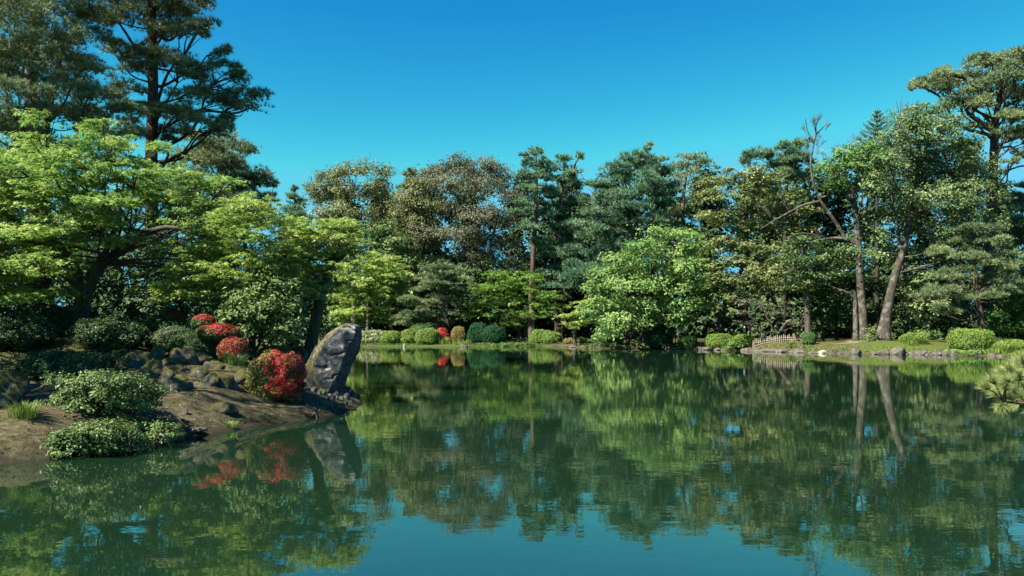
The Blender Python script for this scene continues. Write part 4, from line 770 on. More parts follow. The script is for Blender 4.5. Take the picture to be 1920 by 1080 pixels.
# the mass of undergrowth beneath and behind them
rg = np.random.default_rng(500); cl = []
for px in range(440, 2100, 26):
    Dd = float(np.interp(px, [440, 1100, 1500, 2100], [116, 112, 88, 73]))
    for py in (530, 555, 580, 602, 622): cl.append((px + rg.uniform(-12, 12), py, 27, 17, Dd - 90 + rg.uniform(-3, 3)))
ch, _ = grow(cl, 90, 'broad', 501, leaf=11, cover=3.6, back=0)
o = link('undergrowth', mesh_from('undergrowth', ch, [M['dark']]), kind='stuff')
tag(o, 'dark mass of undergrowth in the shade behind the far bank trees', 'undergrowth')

# ------------------------------------------------------------------ shrubs
def dome_dirs(n, rng, zmin=-0.25):
    u = norm(rng.normal(size=(n * 3, 3))); return u[u[:, 2] > zmin][:n]

def super_r(u, abc, p):
    return ((np.abs(u / abc) ** p).sum(1)) ** (-1 / p)

def clipped(name, label, cat, px, D, w_px, h_px, mat, seed, group=None, leaf=2.6, cover=3.4, p=2.4, depth=0.9, lump=0.06, flowers=None, sink=0.08, stem=True, rnd=0.5, zc=0.42, base=None, fl_leaf=3.4):
    """round clipped shrub: dense shell of small leaves over a leafy core, on short stems.  flowers = (material, amount, direction)"""
    rng = np.random.default_rng(seed); k = D / FPX
    b = onground(px, D) if base is None else np.array(base, float)
    a = w_px * k / 2; H = h_px * k; c_up = H * (1 - zc); c = np.array((b[0], b[1], b[2] - sink * H + H * zc))
    n = int(cover * (math.pi * w_px * h_px * 1.5) / (leaf * leaf * 0.55))
    u = dome_dirs(n, rng, -0.75)
    abc = np.stack([np.full(len(u), a), np.full(len(u), a * depth), np.where(u[:, 2] > 0, c_up, H * zc * 1.05)], 1)
    r = super_r(u, abc, p) * (1 + lump * fbm(u * 2.2 + seed, seed, 3)) 
    dpt = 1 - np.abs(rng.normal(size=len(u))) * 0.05
    P = c + u * (r * dpt)[:, None]; gn = norm(u / abc ** 2 * a * a)
    nn = norm(gn + rng.normal(size=P.shape) * rnd + (0, 0, 0.25))
    tt = np.clip(0.5 + 0.22 * fbm(P * 3 / max(a, .2), seed + 3, 3) + rng.normal(size=len(P)) * 0.15, 0, 1)
    V, F, rep = leaf_faces(P, nn, leaf * k * rng.uniform(0.7, 1.3, len(P)), 'quad', rng, 0.6)
    ch = [(V - b, F, np.repeat(tt, rep), 0)]
    # core
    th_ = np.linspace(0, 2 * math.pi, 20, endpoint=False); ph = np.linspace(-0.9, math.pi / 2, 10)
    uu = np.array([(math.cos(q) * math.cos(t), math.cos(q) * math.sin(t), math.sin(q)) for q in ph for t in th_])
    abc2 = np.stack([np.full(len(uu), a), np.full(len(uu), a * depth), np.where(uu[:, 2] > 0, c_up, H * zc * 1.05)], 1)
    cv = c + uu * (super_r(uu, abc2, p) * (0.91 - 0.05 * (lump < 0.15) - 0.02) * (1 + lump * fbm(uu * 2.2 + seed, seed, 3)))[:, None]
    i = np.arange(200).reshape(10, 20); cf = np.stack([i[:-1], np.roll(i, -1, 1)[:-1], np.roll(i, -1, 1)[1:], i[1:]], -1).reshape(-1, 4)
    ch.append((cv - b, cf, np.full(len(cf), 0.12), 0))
    root = thing(name, label, cat, b, group)
    link('foliage', mesh_from('foliage', ch, [mat]), root, kind='stuff')
    if stem:
        st = [(*tube([b + np.array((q * a * 0.25, 0, -0.15)), b + np.array((q * a * 0.4, 0.02, H * 0.4))], [a * 0.06 + .01, a * 0.03 + .008], 5, 5), None, 0) for q in (-1, 0.2, 1)]
        link('stem', mesh_from('stem', shifted(st, b), [M['darkbark']], True), root)
    if flowers:
        fm, amt, dirv, spread = flowers; dirv = norm(np.array(dirv, float))
        m = int(amt * (math.pi * w_px * h_px * 1.5) / (fl_leaf * fl_leaf * 0.55)); u = dome_dirs(m, rng, -0.6)
        keep = (u @ dirv + 0.55 * fbm(u * 2.6 + seed * 1.3, seed + 9, 3) + rng.normal(size=len(u)) * 0.12) > spread
        u = u[keep]; abc = np.stack([np.full(len(u), a), np.full(len(u), a * depth), np.where(u[:, 2] > 0, c_up, H * zc * 1.05)], 1)
        r = super_r(u, abc, p) * (1 + lump * fbm(u * 2.2 + seed, seed, 3)) * rng.uniform(0.99, 1.04, len(u)); P = c + u * r[:, None]
        nn = norm(norm(u / abc ** 2 * a * a) + rng.normal(size=P.shape) * 0.45)
        V, F, rep = leaf_faces(P, nn, fl_leaf * k * rng.uniform(0.6, 1.2, len(P)), 'star', rng)
        link('blossoms', mesh_from('blossoms', [(V - b, F, np.clip(np.repeat(rng.normal(0.5, 0.2, len(P)), rep), 0, 1), 0)], [fm]), root, kind='stuff')
    return root

GA = 'crimson azaleas on the left bank'
clipped('azalea_bush', 'biggest crimson azalea, rounded and half covered in bloom, beside the slab rock', 'azalea', 521, 16.0, 100, 94, M['clipred'], 71, GA, leaf=3.6, cover=2.6, p=2.5, depth=0.9, lump=0.42, rnd=0.8, base=(*W(521, 749, 16.0)[:2], max(gz(W(521, 749, 16.0)[0], 16.0), W(521, 749, 16.0)[2] - 0.03)), flowers=(M['redflower'], 1.0, (0.85, -0.35, 0.35), 0.30), fl_leaf=4.6)
clipped('azalea_bush', 'slanting crimson azalea above the grass tuft, left of the biggest azalea', 'azalea', 436, 18.0, 54, 44, M['clipred'], 72, GA, leaf=3.2, p=2.3, lump=0.16, flowers=(M['redflower'], 1.0, (0.3, -0.4, 0.8), 0.14), base=W(436, 674, 18.0), fl_leaf=4)
clipped('azalea_bush', 'wide flat band of crimson azalea in front of the pale tall shrub', 'azalea', 410, 18.8, 80, 32, M['clipdk'], 73, GA, leaf=3.2, p=2.5, lump=0.2, flowers=(M['redflower'], 1.3, (0.1, -0.2, 0.9), 0.28), base=W(410, 638, 18.8), fl_leaf=4)
clipped('azalea_bush', 'small crimson azalea topmost on the slope, above the flat band', 'azalea', 381, 19.2, 42, 26, M['clipdk'], 74, GA, leaf=3.2, p=2.3, lump=0.2, flowers=(M['redflower'], 1.3, (0.15, -0.2, 0.9), 0.32), base=W(381, 614, 19.2), fl_leaf=4)
clipped('azalea_bush', 'dim reddish azalea deep in shade under the big maple limb', 'azalea', 322, 21, 44, 34, M['clipdk'], 75, GA, leaf=3.2, lump=0.2, flowers=(M['redflower'], 0.6, (0, -0.2, 0.9), 0.3), base=W(322, 612, 21), fl_leaf=4)
clipped('azalea_bush', 'shaded shrub with a few purple flowers behind the mossy boulders', 'azalea', 330, 19.5, 84, 46, M['clipdk'], 76, None, leaf=3.2, lump=0.2, flowers=(M['purple'], 0.12, (-0.1, -0.4, 0.8), 0.45), base=W(330, 655, 19.5), fl_leaf=3.6)
# dark skirt that carries the terraced azaleas
clipped('evergreen_shrub', 'dark shaded shrub below the terraced crimson azaleas', 'shrub', 400, 19.7, 90, 66, M['dark'], 77, None, leaf=3.6, cover=2.4, lump=0.35, base=W(393, 680, 19.1))
clipped('clipped_shrub', 'low smooth green mound just behind the biggest crimson azalea', 'shrub', 520, 20.5, 66, 26, M['clip'], 78, None, leaf=2.8, base=W(518, 672, 20.5))
make_tree('spreading_shrub', 'large glossy spreading shrub on the left shore, overhanging a smaller one', 'shrub', 12.3,
    [[(205, 775, 10), (200, 740, 8), (190, 715, 5)], [(215, 775, 9), (235, 745, 7), (265, 725, 4)], [(190, 775, 9), (160, 745, 7), (130, 730, 4)]],
    grow([(195, 712, 60, 14), (150, 728, 46, 16), (245, 722, 50, 16), (200, 738, 70, 20), (285, 735, 26, 15), (120, 750, 34, 16), (165, 762, 50, 14), (235, 755, 50, 14), (270, 755, 24, 12), (130, 775, 26, 8), (110, 712, 26, 12), (230, 780, 18, 8)], 12.3, 'broad', 79, leaf=6.2, cover=5.0, sub=15, depth=0.7, tint0=0.1, back=0.8),
    [M['gloss']], M['darkbark'], 79, None, twigs=3)
make_tree('spreading_shrub', 'low leafy shrub at the water edge directly beneath the large spreading shrub', 'shrub', 11.05,
    [[(190, 850, 6), (190, 830, 5), (185, 815, 3)], [(240, 848, 5), (245, 830, 4), (250, 822, 2)]],
    grow([(125, 835, 44, 16), (165, 832, 60, 16), (225, 830, 56, 16, 0.4), (275, 822, 40, 14, 1.2), (180, 812, 64, 14), (130, 838, 40, 12), (175, 845, 56, 9), (235, 840, 40, 10, 0.4), (210, 808, 50, 14), (320, 815, 20, 12, 1.2), (150, 825, 50, 14), (140, 812, 34, 12), (180, 800, 40, 10), (170, 820, 60, 14), (225, 822, 40, 12, 0.4), (120, 830, 24, 12), (190, 836, 60, 9), (262, 828, 26, 10, 1.2), (295, 815, 26, 12, 1.2), (310, 800, 26, 12, 1.2), (250, 800, 34, 12, 1.2)], 11.05, 'broad', 80, leaf=6.2, cover=4.6, sub=14, depth=0.35, tint0=0.1, back=0.7),
    [M['gloss']], M['darkbark'], 80, None, twigs=2)

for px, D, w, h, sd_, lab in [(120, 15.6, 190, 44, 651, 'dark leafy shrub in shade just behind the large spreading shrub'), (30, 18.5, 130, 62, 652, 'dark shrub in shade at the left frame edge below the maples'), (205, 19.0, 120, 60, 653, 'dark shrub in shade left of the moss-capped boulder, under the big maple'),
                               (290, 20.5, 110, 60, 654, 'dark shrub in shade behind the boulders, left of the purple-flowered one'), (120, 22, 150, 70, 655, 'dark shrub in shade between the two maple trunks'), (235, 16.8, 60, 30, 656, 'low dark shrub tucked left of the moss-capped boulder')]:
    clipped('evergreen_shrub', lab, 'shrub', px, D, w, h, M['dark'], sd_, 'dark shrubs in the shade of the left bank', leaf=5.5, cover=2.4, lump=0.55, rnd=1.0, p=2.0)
# far bank clipped shrubs
GC = 'clipped shrubs along the far bank'
for px, D, w, h, m, lab, sd_, p_, fl in [
    (735, 85, 44, 28, 'clip', 'low green mound behind the iris clump at the left end of the far bank', 601, 2.1, None),
    (770, 85, 40, 32, 'clip', 'rounded clipped shrub, middle of the green cluster left of the crimson far azalea', 602, 2.3, None),
    (802, 84, 44, 34, 'clip', 'clipped shrub touching the crimson far azalea on its left', 603, 2.6, None),
    (800, 87.5, 60, 46, 'clipdk', 'flat-topped dark green shrub behind the clipped green cluster', 604, 3.2, None),
    (754, 87, 16, 26, 'clipred', 'tiny red azalea peeping over the green cluster', 605, 2.1, (M['redflower'], 1.2, (0, -0.3, 0.9), -0.2)),
    (828, 85, 27, 34, 'clipred', 'round crimson azalea in full bloom on the far bank', 606, 2.3, (M['redflower'], 2.0, (0, -0.5, 0.8), -0.6)),
    (860, 85, 26, 38, 'clipred', 'reddish-green clipped shrub right of the crimson far azalea', 607, 2.8, (M['redflower'], 0.10, (0, -0.5, 0.5), 0.3)),
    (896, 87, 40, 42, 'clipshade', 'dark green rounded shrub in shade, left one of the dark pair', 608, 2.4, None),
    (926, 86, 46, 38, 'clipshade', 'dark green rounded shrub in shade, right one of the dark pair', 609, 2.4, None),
    (1016, 86, 46, 30, 'clip', 'taller dome of the two clipped domes at the centre of the far bank', 610, 2.4, None),
    (1036, 84.5, 36, 24, 'clip', 'smaller front dome of the two clipped domes at the centre of the far bank', 611, 2.3, None),
    (1070, 83, 22, 11, 'clipred', 'small low bush below the pale post-like trunk', 612, 2.1, None),
    (1092, 81, 16, 12, 'clipdk', 'tiny round bush right of the pale post-like trunk', 613, 2.1, None),
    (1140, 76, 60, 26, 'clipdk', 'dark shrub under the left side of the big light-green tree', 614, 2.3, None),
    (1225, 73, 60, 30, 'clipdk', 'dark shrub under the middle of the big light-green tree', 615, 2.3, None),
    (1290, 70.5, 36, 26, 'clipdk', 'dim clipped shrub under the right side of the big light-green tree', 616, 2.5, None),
    (1350, 68.5, 50, 26, 'clip', 'flat-topped clipped hedge left of the leafy plant, near the bamboo fence', 617, 3.4, None),
    (1393, 66.5, 38, 26, 'clip', 'clipped hedge at the left end of the bamboo fence', 618, 2.6, None),
    (1517, 61.8, 26, 27, 'clipdk', 'small egg-shaped clipped shrub below the rough straight trunk', 619, 2.2, None),
    (1820, 55, 72, 38, 'clip', 'widest clipped shrub on the right bank, flat-topped', 620, 3.2, None),
    (1712, 58, 52, 20, 'clip', 'low grassy mound right of the leaning grey trunk', 621, 2.0, None),
    (1898, 53.5, 66, 22, 'clip', 'low bright ground-hugging bush at the right end of the far bank', 622, 2.0, None)]:
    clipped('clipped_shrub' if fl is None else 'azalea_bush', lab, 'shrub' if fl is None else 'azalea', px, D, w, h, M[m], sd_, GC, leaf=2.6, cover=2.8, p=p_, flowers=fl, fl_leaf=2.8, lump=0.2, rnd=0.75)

def leafy(name, label, cat, D, cl, mat, seed, leaf=4.6, sty='broad', group=None, stem_px=None):
    px = stem_px or cl[0][0]
    return make_tree(name, label, cat, D, [[(px, 650, 2.5), (px + 1, cl[0][1] + 4, 1)]], grow(cl, D, sty, seed, leaf=leaf, cover=3.0, sub=8, back=0.4), [mat], M['darkbark'], seed, group, twigs=1)
leafy('leafy_plant', 'bright green leafy plant between the two clipped hedges at the water', 'plant', 66.5, [(1372, 640, 14, 7), (1380, 648, 14, 5), (1364, 650, 10, 5)], M['fresh'], 631)
leafy('leafy_plant', 'low fresh green plant on the bank right of the leaning grey trunk', 'plant', 60, [(1735, 624, 20, 5), (1715, 628, 14, 4), (1755, 628, 16, 4)], M['lime'], 632, 4.2)
leafy('leafy_plant', 'small plant growing at the foot of the two grey trunks', 'plant', 60, [(1628, 634, 12, 9), (1620, 645, 12, 5), (1642, 650, 14, 5), (1636, 622, 8, 8)], M['bush'], 633, 4)
leafy('leafy_plant', 'tiny green plant below the right part of the bamboo fence', 'plant', 62.5, [(1482, 648, 8, 6), (1480, 655, 7, 4)], M['fresh'], 634, 4)
leafy('leafy_plant', 'fern-like growth under the widest clipped shrub', 'plant', 54, [(1815, 657, 32, 5), (1790, 659, 16, 4), (1840, 659, 20, 4)], M['lime'], 635, 4, 'layer')
leafy('leafy_plant', 'ferny growth under the small egg-shaped shrub', 'plant', 61.4, [(1518, 650, 12, 4), (1510, 653, 8, 3)], M['bush'], 636, 4, 'layer')
leafy('leafy_plant', 'sparse broad-leaved plants in front of the dark shaded pair of shrubs', 'plant', 84.5, [(925, 646, 20, 4), (960, 644, 24, 5), (895, 647, 14, 3), (985, 646, 16, 4)], M['fresh'], 637, 4, 'layer')
leafy('leafy_plant', 'shoreline greenery below the big light-green tree', 'plant', 73, [(1150, 648, 40, 5), (1205, 648, 40, 5), (1250, 648, 30, 5), (1110, 648, 24, 4)], M['gloss'], 638, 4.4, 'layer')
clipped('flowering_shrub', 'low cream-flowered shrub lining the bank right of the big slab rock', 'shrub', 706, 87, 76, 28, M['clip'], 640, None, leaf=2.8, p=3.0, lump=0.2, flowers=(M['cream'], 0.9, (0, -0.6, 0.5), 0.15), fl_leaf=3.2, depth=0.5)
leafy('pale_shrub', 'pale variegated shrub seen between the leaning trunk and the slab rock', 'shrub', 60, [(620, 618, 14, 8), (612, 630, 16, 7), (630, 608, 8, 5), (640, 622, 12, 6)], M['bush'], 641, 4)

# ------------------------------------------------------------------ grasses
def tuft(name, label, cat, px, D, n, h_px, w_px, mat, seed, bend=0.5, bw=1.0, base=None, group=None):
    rng = np.random.default_rng(seed); k = D / FPX; b = onground(px, D) if base is None else base
    a = rng.uniform(0, 2 * math.pi, n); r = np.sqrt(rng.random(n)) * w_px * k * 0.35
    P0 = np.column_stack([np.cos(a) * r, np.sin(a) * r * 0.7, np.full(n, -0.03)])
    h = h_px * k * rng.uniform(0.55, 1.1, n); d = np.column_stack([np.cos(a), np.sin(a)]) * rng.uniform(0.2, 1, (n, 1)) * bend
    side = np.column_stack([-np.sin(a), np.cos(a), np.zeros(n)]) * bw * k * 0.5
    P1 = P0 + np.column_stack([d * (h * 0.35)[:, None], h * 0.65]); P2_ = P0 + np.column_stack([d * (h * 1.0)[:, None], h * 0.95])
    V = np.stack([P0 - side, P0 + side, P1 + side * 0.8, P1 - side * 0.8, P2_], 1).reshape(-1, 3); i = np.arange(n)[:, None] * 5
    t = np.clip(rng.normal(0.5, 0.2, n), 0, 1)
    root = thing(name, label, cat, b, group)
    link('blades', mesh_from('blades', [(V, i + np.array([[0, 1, 2, 3]]), t, 0), (V, i + np.array([[3, 2, 4]]), t, 0)], [mat]), root, kind='stuff')
    return root
tuft('iris_clump', 'upright iris leaves at the water in front of the left green mounds', 'iris', 746, 84.5, 90, 22, 26, M['grass'], 701, 0.25, 1.3)
tuft('iris_clump', 'iris leaves at the water below the crimson far azalea', 'iris', 830, 83.8, 110, 18, 40, M['grass'], 702, 0.35, 1.2)
tuft('iris_clump', 'pale low grasses at the water below the reddish-green clipped shrub', 'iris', 868, 83.8, 90, 12, 50, M['grass'], 703, 0.5, 1.2)
tuft('grass_tuft', 'arching grass tuft below the slanting crimson azalea', 'grass', 442, 17.6, 220, 24, 56, M['clipdk'], 704, 0.9, 1.0)
tuft('grass_tuft', 'dark grass tuft at the left end of the near shoreline', 'grass', 45, 11.2, 300, 34, 76, M['clip'], 705, 0.8, 1.3)
tuft('grass_tuft', 'grass tuft at the water edge below the sunlit bank ledge', 'grass', 428, 13.6, 120, 14, 46, M['clip'], 706, 0.9, 1.2)
tuft('grass_tuft', 'fine grass at the foot of the big slab rock', 'grass', 598, 18.2, 150, 16, 44, M['clip'], 707, 0.9, 1.0)
tuft('grass_tuft', 'tall pampas-like grasses behind the widest clipped shrub', 'grass', 1876, 56, 260, 24, 60, M['bush'], 708, 0.7, 1.2)
tuft('grass_tuft', 'grass fringe hanging over the stones right of the leaning grey trunk', 'grass', 1715, 57.3, 260, 16, 70, M['grass'], 709, 0.9, 1.2)
tuft('grass_tuft', 'grass fringe on the shore at the right end of the far bank', 'grass', 1885, 52.5, 300, 18, 80, M['grass'], 710, 0.9, 1.2)

# ------------------------------------------------------------------ rocks
def ico(sub):
    import bmesh
    bm = bmesh.new(); bmesh.ops.create_icosphere(bm, subdivisions=sub, radius=1.0)
    V = np.array([v.co[:] for v in bm.verts]); F = np.array([[v.index for v in f.verts] for f in bm.faces]); bm.free(); return V, F
ICO = {2: ico(2), 3: ico(3), 4: ico(4)}

def boulder_verts(rng, sub, abc, rough=0.16, cuts=9):
    V, F = ICO[sub]; V = V.copy(); sd_ = int(rng.integers(1, 9999))
    for _ in range(cuts):
        n = norm(rng.normal(size=3) * (1, 1, 0.8)); d = rng.uniform(0.55, 0.85); s = V @ n - d
        V -= np.where(s > 0, s, 0)[:, None] * n * 0.9
    V *= (1 + rough * fbm(V * 1.7, sd_, 4))[:, None]; V *= (1 + 0.05 * fbm(V * 7, sd_ + 7, 2))[:, None]
    V /= np.abs(V).max(0); return V * abc, F

def rock(label, px, D, w_px, h_px, mat, seed, name='boulder', cat='rock', group=None, depth=0.8, base=None, sub=3, rough=0.16, smooth=True, sink=0.35, rotz=None):
    rng = np.random.default_rng(seed); k = D / FPX; a = w_px * k / 2; h = h_px * k
    V, F = boulder_verts(rng, sub, (a, a * depth, h / (2 - 2 * sink)), rough)
    b = onground(px, D) if base is None else np.array(base, float)
    V[:, 2] += h / (2 - 2 * sink) * (1 - 2 * sink)
    o = link(name, mesh_from(name, [(V, F, None, 0)], [mat], smooth), None, b); tag(o, label, cat, group)
    if rotz is not None: o.rotation_euler = (0, 0, rotz)
    return o

GR = 'mossy boulders on the left bank slope'
for px, py, D, w, h, lab, sd_ in [
    (248, 700, 16.3, 54, 40, 'boulder with a bright moss cap, leftmost of the slope boulders', 801),
    (282, 715, 15.6, 56, 38, 'dark rounded boulder right of the moss-capped one', 802),
    (312, 690, 16.8, 40, 18, 'flat pale-topped stone above the dark rounded boulder', 803),
    (316, 725, 15.3, 24, 34, 'narrow upright pale stone beside the dark rounded boulder', 804),
    (340, 737, 14.9, 54, 32, 'arched dark boulder at the foot of the slope', 805),
    (296, 674, 17.6, 34, 24, 'bluish grey rock at the back of the slope, in shade', 806),
    (345, 683, 17.2, 40, 32, 'angular bluish rock in the middle of the slope', 807),
    (375, 715, 16.0, 34, 24, 'grey-faced rock above the arched dark boulder', 808),
    (374, 680, 17.8, 44, 18, 'slanting slab with a sunlit moss ridge near the top of the slope', 809),
    (398, 730, 15.2, 22, 30, 'upright stone with green moss above and cream lichen below', 810),
    (424, 735, 15.4, 40, 36, 'dark craggy rock right of the lichen-faced stone', 811),
    (436, 705, 17.0, 34, 20, 'small pale-edged rock under the grass tuft', 812),
    (400, 700, 17.0, 40, 22, 'low mossy rock below the slanting slab', 813),
    (456, 725, 16.2, 36, 30, 'grey rock tucked behind the biggest azalea', 814),
    (420, 775, 14.1, 40, 22, 'smooth mossy hump on the sunlit bank', 815),
    (15, 742, 13.4, 70, 50, 'white-lichened rock cut by the left frame edge', 816),
    (560, 692, 20.6, 36, 40, 'mossy rock at the root of the leaning mossy trunk', 817), (588, 728, 18.9, 34, 62, 'brown mossy rock leaning on the left flank of the big slab', 819),
    (330, 705, 16.2, 36, 20, 'mossy saddle stone between the pale stones', 818)]:
    b = W(px, py, D); g_ = gz(b[0], b[1]); b[2] = min(b[2], g_ + 0.02) if b[2] > g_ else b[2]
    top = W(px, py - h, D)[2]; hh = max(0.12, top - b[2]) / D * FPX
    rock(lab, px, D, w * 1.35, hh * 1.12, M['rock'], sd_, group=GR, base=b, sub=4, rough=0.42, sink=0.34)
rock('flat pale grey stone lying at the water edge of the left bank', 366, 12.9, 46, 9, M['stone'], 831, 'flat_stone', 'stone', None, 0.5, sub=3)
rock('small tan stone on the bank just above the flat pale stone', 348, 13.3, 11, 10, M['stone'], 832, 'stone', 'stone')
GN = 'small stones in the dappled shade left of the spreading shrub'
for i, (px, D, w) in enumerate([(80, 12.2, 16), (68, 12.5, 14), (86, 12.8, 14), (52, 12.3, 10), (100, 12.1, 11), (30, 12.6, 10)]):
    rock('small earth-coloured stone among those left of the large spreading shrub', px, D, w, w * 0.6, M['stone'], 840 + i, 'stone', 'stone', GN, sub=2)

# the cobbled tip of the left bank
rg = np.random.default_rng(860); n = 0; spots = []
while n < 72:
    px, py = rg.uniform(588, 672), rg.uniform(738, 776)
    x, y = onwater(px, py)
    if not (0.02 < pond_sd(np.array([(x, y)]))[0] < 1.1): 
        if rg.random() < 0.985: continue
        else: continue
    w = rg.uniform(8, 16)
    if any((px - a) ** 2 + ((py - b) * 1.8) ** 2 < (0.42 * (w + c)) ** 2 for a, b, c in spots): 
        n += 0.02; continue
    spots.append((px, py, w)); n += 1
    rock('rounded cobble among those armouring the tip of the left bank below the slab rock', px, y, w, w * rg.uniform(0.7, 0.95), M['cobble'], 870 + len(spots), 'cobble', 'stone', 'cobbles on the tip of the left bank', rg.uniform(0.75, 1.1), (x, y, gz(x, y) - 0.01), 2, 0.12)

# stones edging the far bank
GE = 'stones edging the far bank below the grey trunks'
for i, (px, w, h, lab) in enumerate([(1543, 16, 9, 'cream-white stone at the water edge right of the egg-shaped shrub'), (1560, 22, 8, None), (1578, 16, 9, None), (1606, 24, 12, 'grey stone standing in the water below the left grey trunk'), (1590, 14, 7, None),
        (1660, 24, 13, 'square-cut pale stone at the water below the leaning grey trunk'), (1684, 22, 16, 'tallest shore stone, right of the square-cut one'), (1672, 14, 8, None), (1715, 20, 9, None), (1728, 18, 13, None), (1742, 18, 10, None), (1758, 22, 14, None), (1778, 20, 13, None), (1790, 14, 11, None), (1770, 16, 10, None),
        (1525, 18, 8, None), (1500, 20, 10, None), (1488, 14, 8, None), (1470, 22, 10, None), (1452, 18, 10, None), (1438, 24, 9, None), (1420, 18, 8, None), (1405, 20, 9, None), (1345, 20, 11, None), (1330, 24, 11, None), (1318, 18, 9, None), (1300, 14, 8, None), (1283, 16, 8, None), (1262, 14, 7, None), (1360, 14, 8, None),
        (1835, 14, 10, None), (1862, 14, 8, None), (1245, 14, 6, None), (1880, 12, 9, None), (1640, 14, 8, None), (1400, 14, 5, None)]):
    ys = np.interp(px, [p[0] for p in pond_px[30:]], [p[1] for p in pond_px[30:]]); x, y = onwater(px, ys)
    y += 0.12; rock(lab or 'weathered grey stone in the edging line along the far right shore', px, y, w * rg.uniform(1.0, 1.5), h * rg.uniform(0.95, 1.2), M['palestone'] if i == 0 else M['stone'], 960 + i, 'shore_stone', 'stone', GE, rg.uniform(0.7, 1.2), (x, y, -0.10), 3, 0.36, rotz=0)
for i, (px, w, h) in enumerate([(758, 6, 7), (870, 16, 6), (1075, 18, 5), (1176, 8, 9)]):
    ys = np.interp(px, [p[0] for p in pond_px[24:]], [p[1] for p in pond_px[24:]]); x, y = onwater(px, ys)
    rock(['white stone standing at the water among the iris leaves', 'dark flat stone at the water below the reddish-green shrub', 'flat stone at the water below the pale post-like trunk', 'pale stone at the water under the big light-green tree'][i], px, y + 0.1, w, h * 1.2, M['palestone'] if i in (0, 3) else M['stone'], 1010 + i, 'shore_stone', 'stone', None, 0.9, (x, y + 0.1, -0.08), 2)

# the big leaning slab
Ds = 18.6
lev = [  # py, left-back, left-front, ridge, right-front, right-back x px ; depth of each relative to Ds
    (752, 594, 602, 612, 640, 640), (735, 586, 599, 615, 643, 642), (715, 578, 592, 626, 650, 648), (695, 575, 588, 638, 657, 654), (675, 578, 590, 643, 666, 662), (655, 588, 600, 652, 675, 670),
    (640, 600, 611, 661, 678, 673), (628, 612, 622, 667, 678, 673), (618, 624, 633, 667, 677, 671), (611, 635, 643, 664, 672, 668), (607, 645, 650, 660, 665, 663)]
dep = np.array((0.95, -0.22, -0.24, 0.40, 1.0))
rings = []; NS = 18; NR = 96
py_f = np.linspace(752, 607.5, NR); Lv = np.array(lev)[::-1]
for i, py in enumerate(py_f):
    xsx = [np.interp(py, Lv[:, 0], Lv[:, j]) for j in range(1, 6)]
    sq = 1 if i <= NR * 0.88 else max(0.25, (NR - i) / (NR * 0.12))
    pts = [W(x, py, Ds + d * (0.55 + 0.45 * sq)) for x, d in zip(xsx, dep)]
    zz = pts[0][2]; ring = []
    for j in range(5):
        a, b = pts[j], pts[(j + 1) % 5]
        for t in np.linspace(0, 1, NS, endpoint=False): ring.append(((a * (1 - t) + b * t)[0], (a * (1 - t) + b * t)[1], W(960, py, Ds)[2]))
    ring = np.array(ring)
    rings.append(ring * 0.8 + (np.roll(ring, 1, 0) + np.roll(ring, -1, 0)) * 0.1)
V = np.concatenate(rings + [[rings[-1].mean(0) + (0, 0, 0.012)]]); m = 5 * NS
ctr = np.repeat(np.array([r.mean(0) for r in rings]), m, 0); ctr = np.vstack([ctr, V[-1:]])
nrm = norm((V - ctr) + 1e-6)
Vs = V * (1, 1, 1.0)
rid = 1 - np.abs(fbm(Vs * (3.2, 3.2, 4.6) + 0.4 * fbm(Vs * 2, 41, 2)[:, None], 43, 4)) * 2.2
disp = 0.008 * rid + 0.034 * fbm(Vs * 2.0, 5, 5) - 0.06 * np.maximum(0, 0.12 - np.abs(fbm(Vs * 2.6, 8, 3))) / 0.12 * 0.6 + 0.022 * fbm(Vs * 11, 15, 3)
V = V + nrm * disp[:, None] * 0.9 + np.column_stack([np.zeros(len(V)), np.zeros(len(V)), 0.02 * fbm(Vs * 4, 21, 3)])
i_ = np.arange(NR * m).reshape(NR, m); F4 = np.stack([i_[:-1], np.roll(i_, -1, 1)[:-1], np.roll(i_, -1, 1)[1:], i_[1:]], -1).reshape(-1, 4)
F3 = np.stack([i_[-1], np.roll(i_[-1], -1), np.full(m, NR * m)], -1)
b = np.array((*W(625, 740, Ds + 0.3)[:2], 0.1))
xl = np.interp((HZ - (V[:, 2] - CAM_H) / Ds * FPX), Lv[:, 0], Lv[:, 2]); pxv = CX + V[:, 0] / Ds * FPX
mossy = np.clip(0.95 - (pxv - xl) / 22.0, 0.0, 0.62)
tF4 = mossy[F4].mean(1); tF3 = mossy[F3].mean(1)
o = link('slab_rock', mesh_from('slab_rock', [(V - b, F4, tF4, 0), (V - b, F3, tF3, 0)], [M['bigrock']], True), None, b)
tag(o, 'huge grey slab rock leaning out over the water at the tip of the left bank', 'rock')

# dead stick at the shore
P = [W(300, 812, 11.3), W(310, 822, 11.3), W(322, 834, 11.3)]; P[2] = np.array((*onwater(322, 840), -0.02))
o = link('stick', mesh_from('stick', [(*tube(np.array(P) - P[2], [0.005, 0.007, 0.008], 6, 8), None, 0)], [M['deadwood']], True), None, P[2]); tag(o, 'bleached dead stick poking into the water beside the low leafy shrub', 'stick')
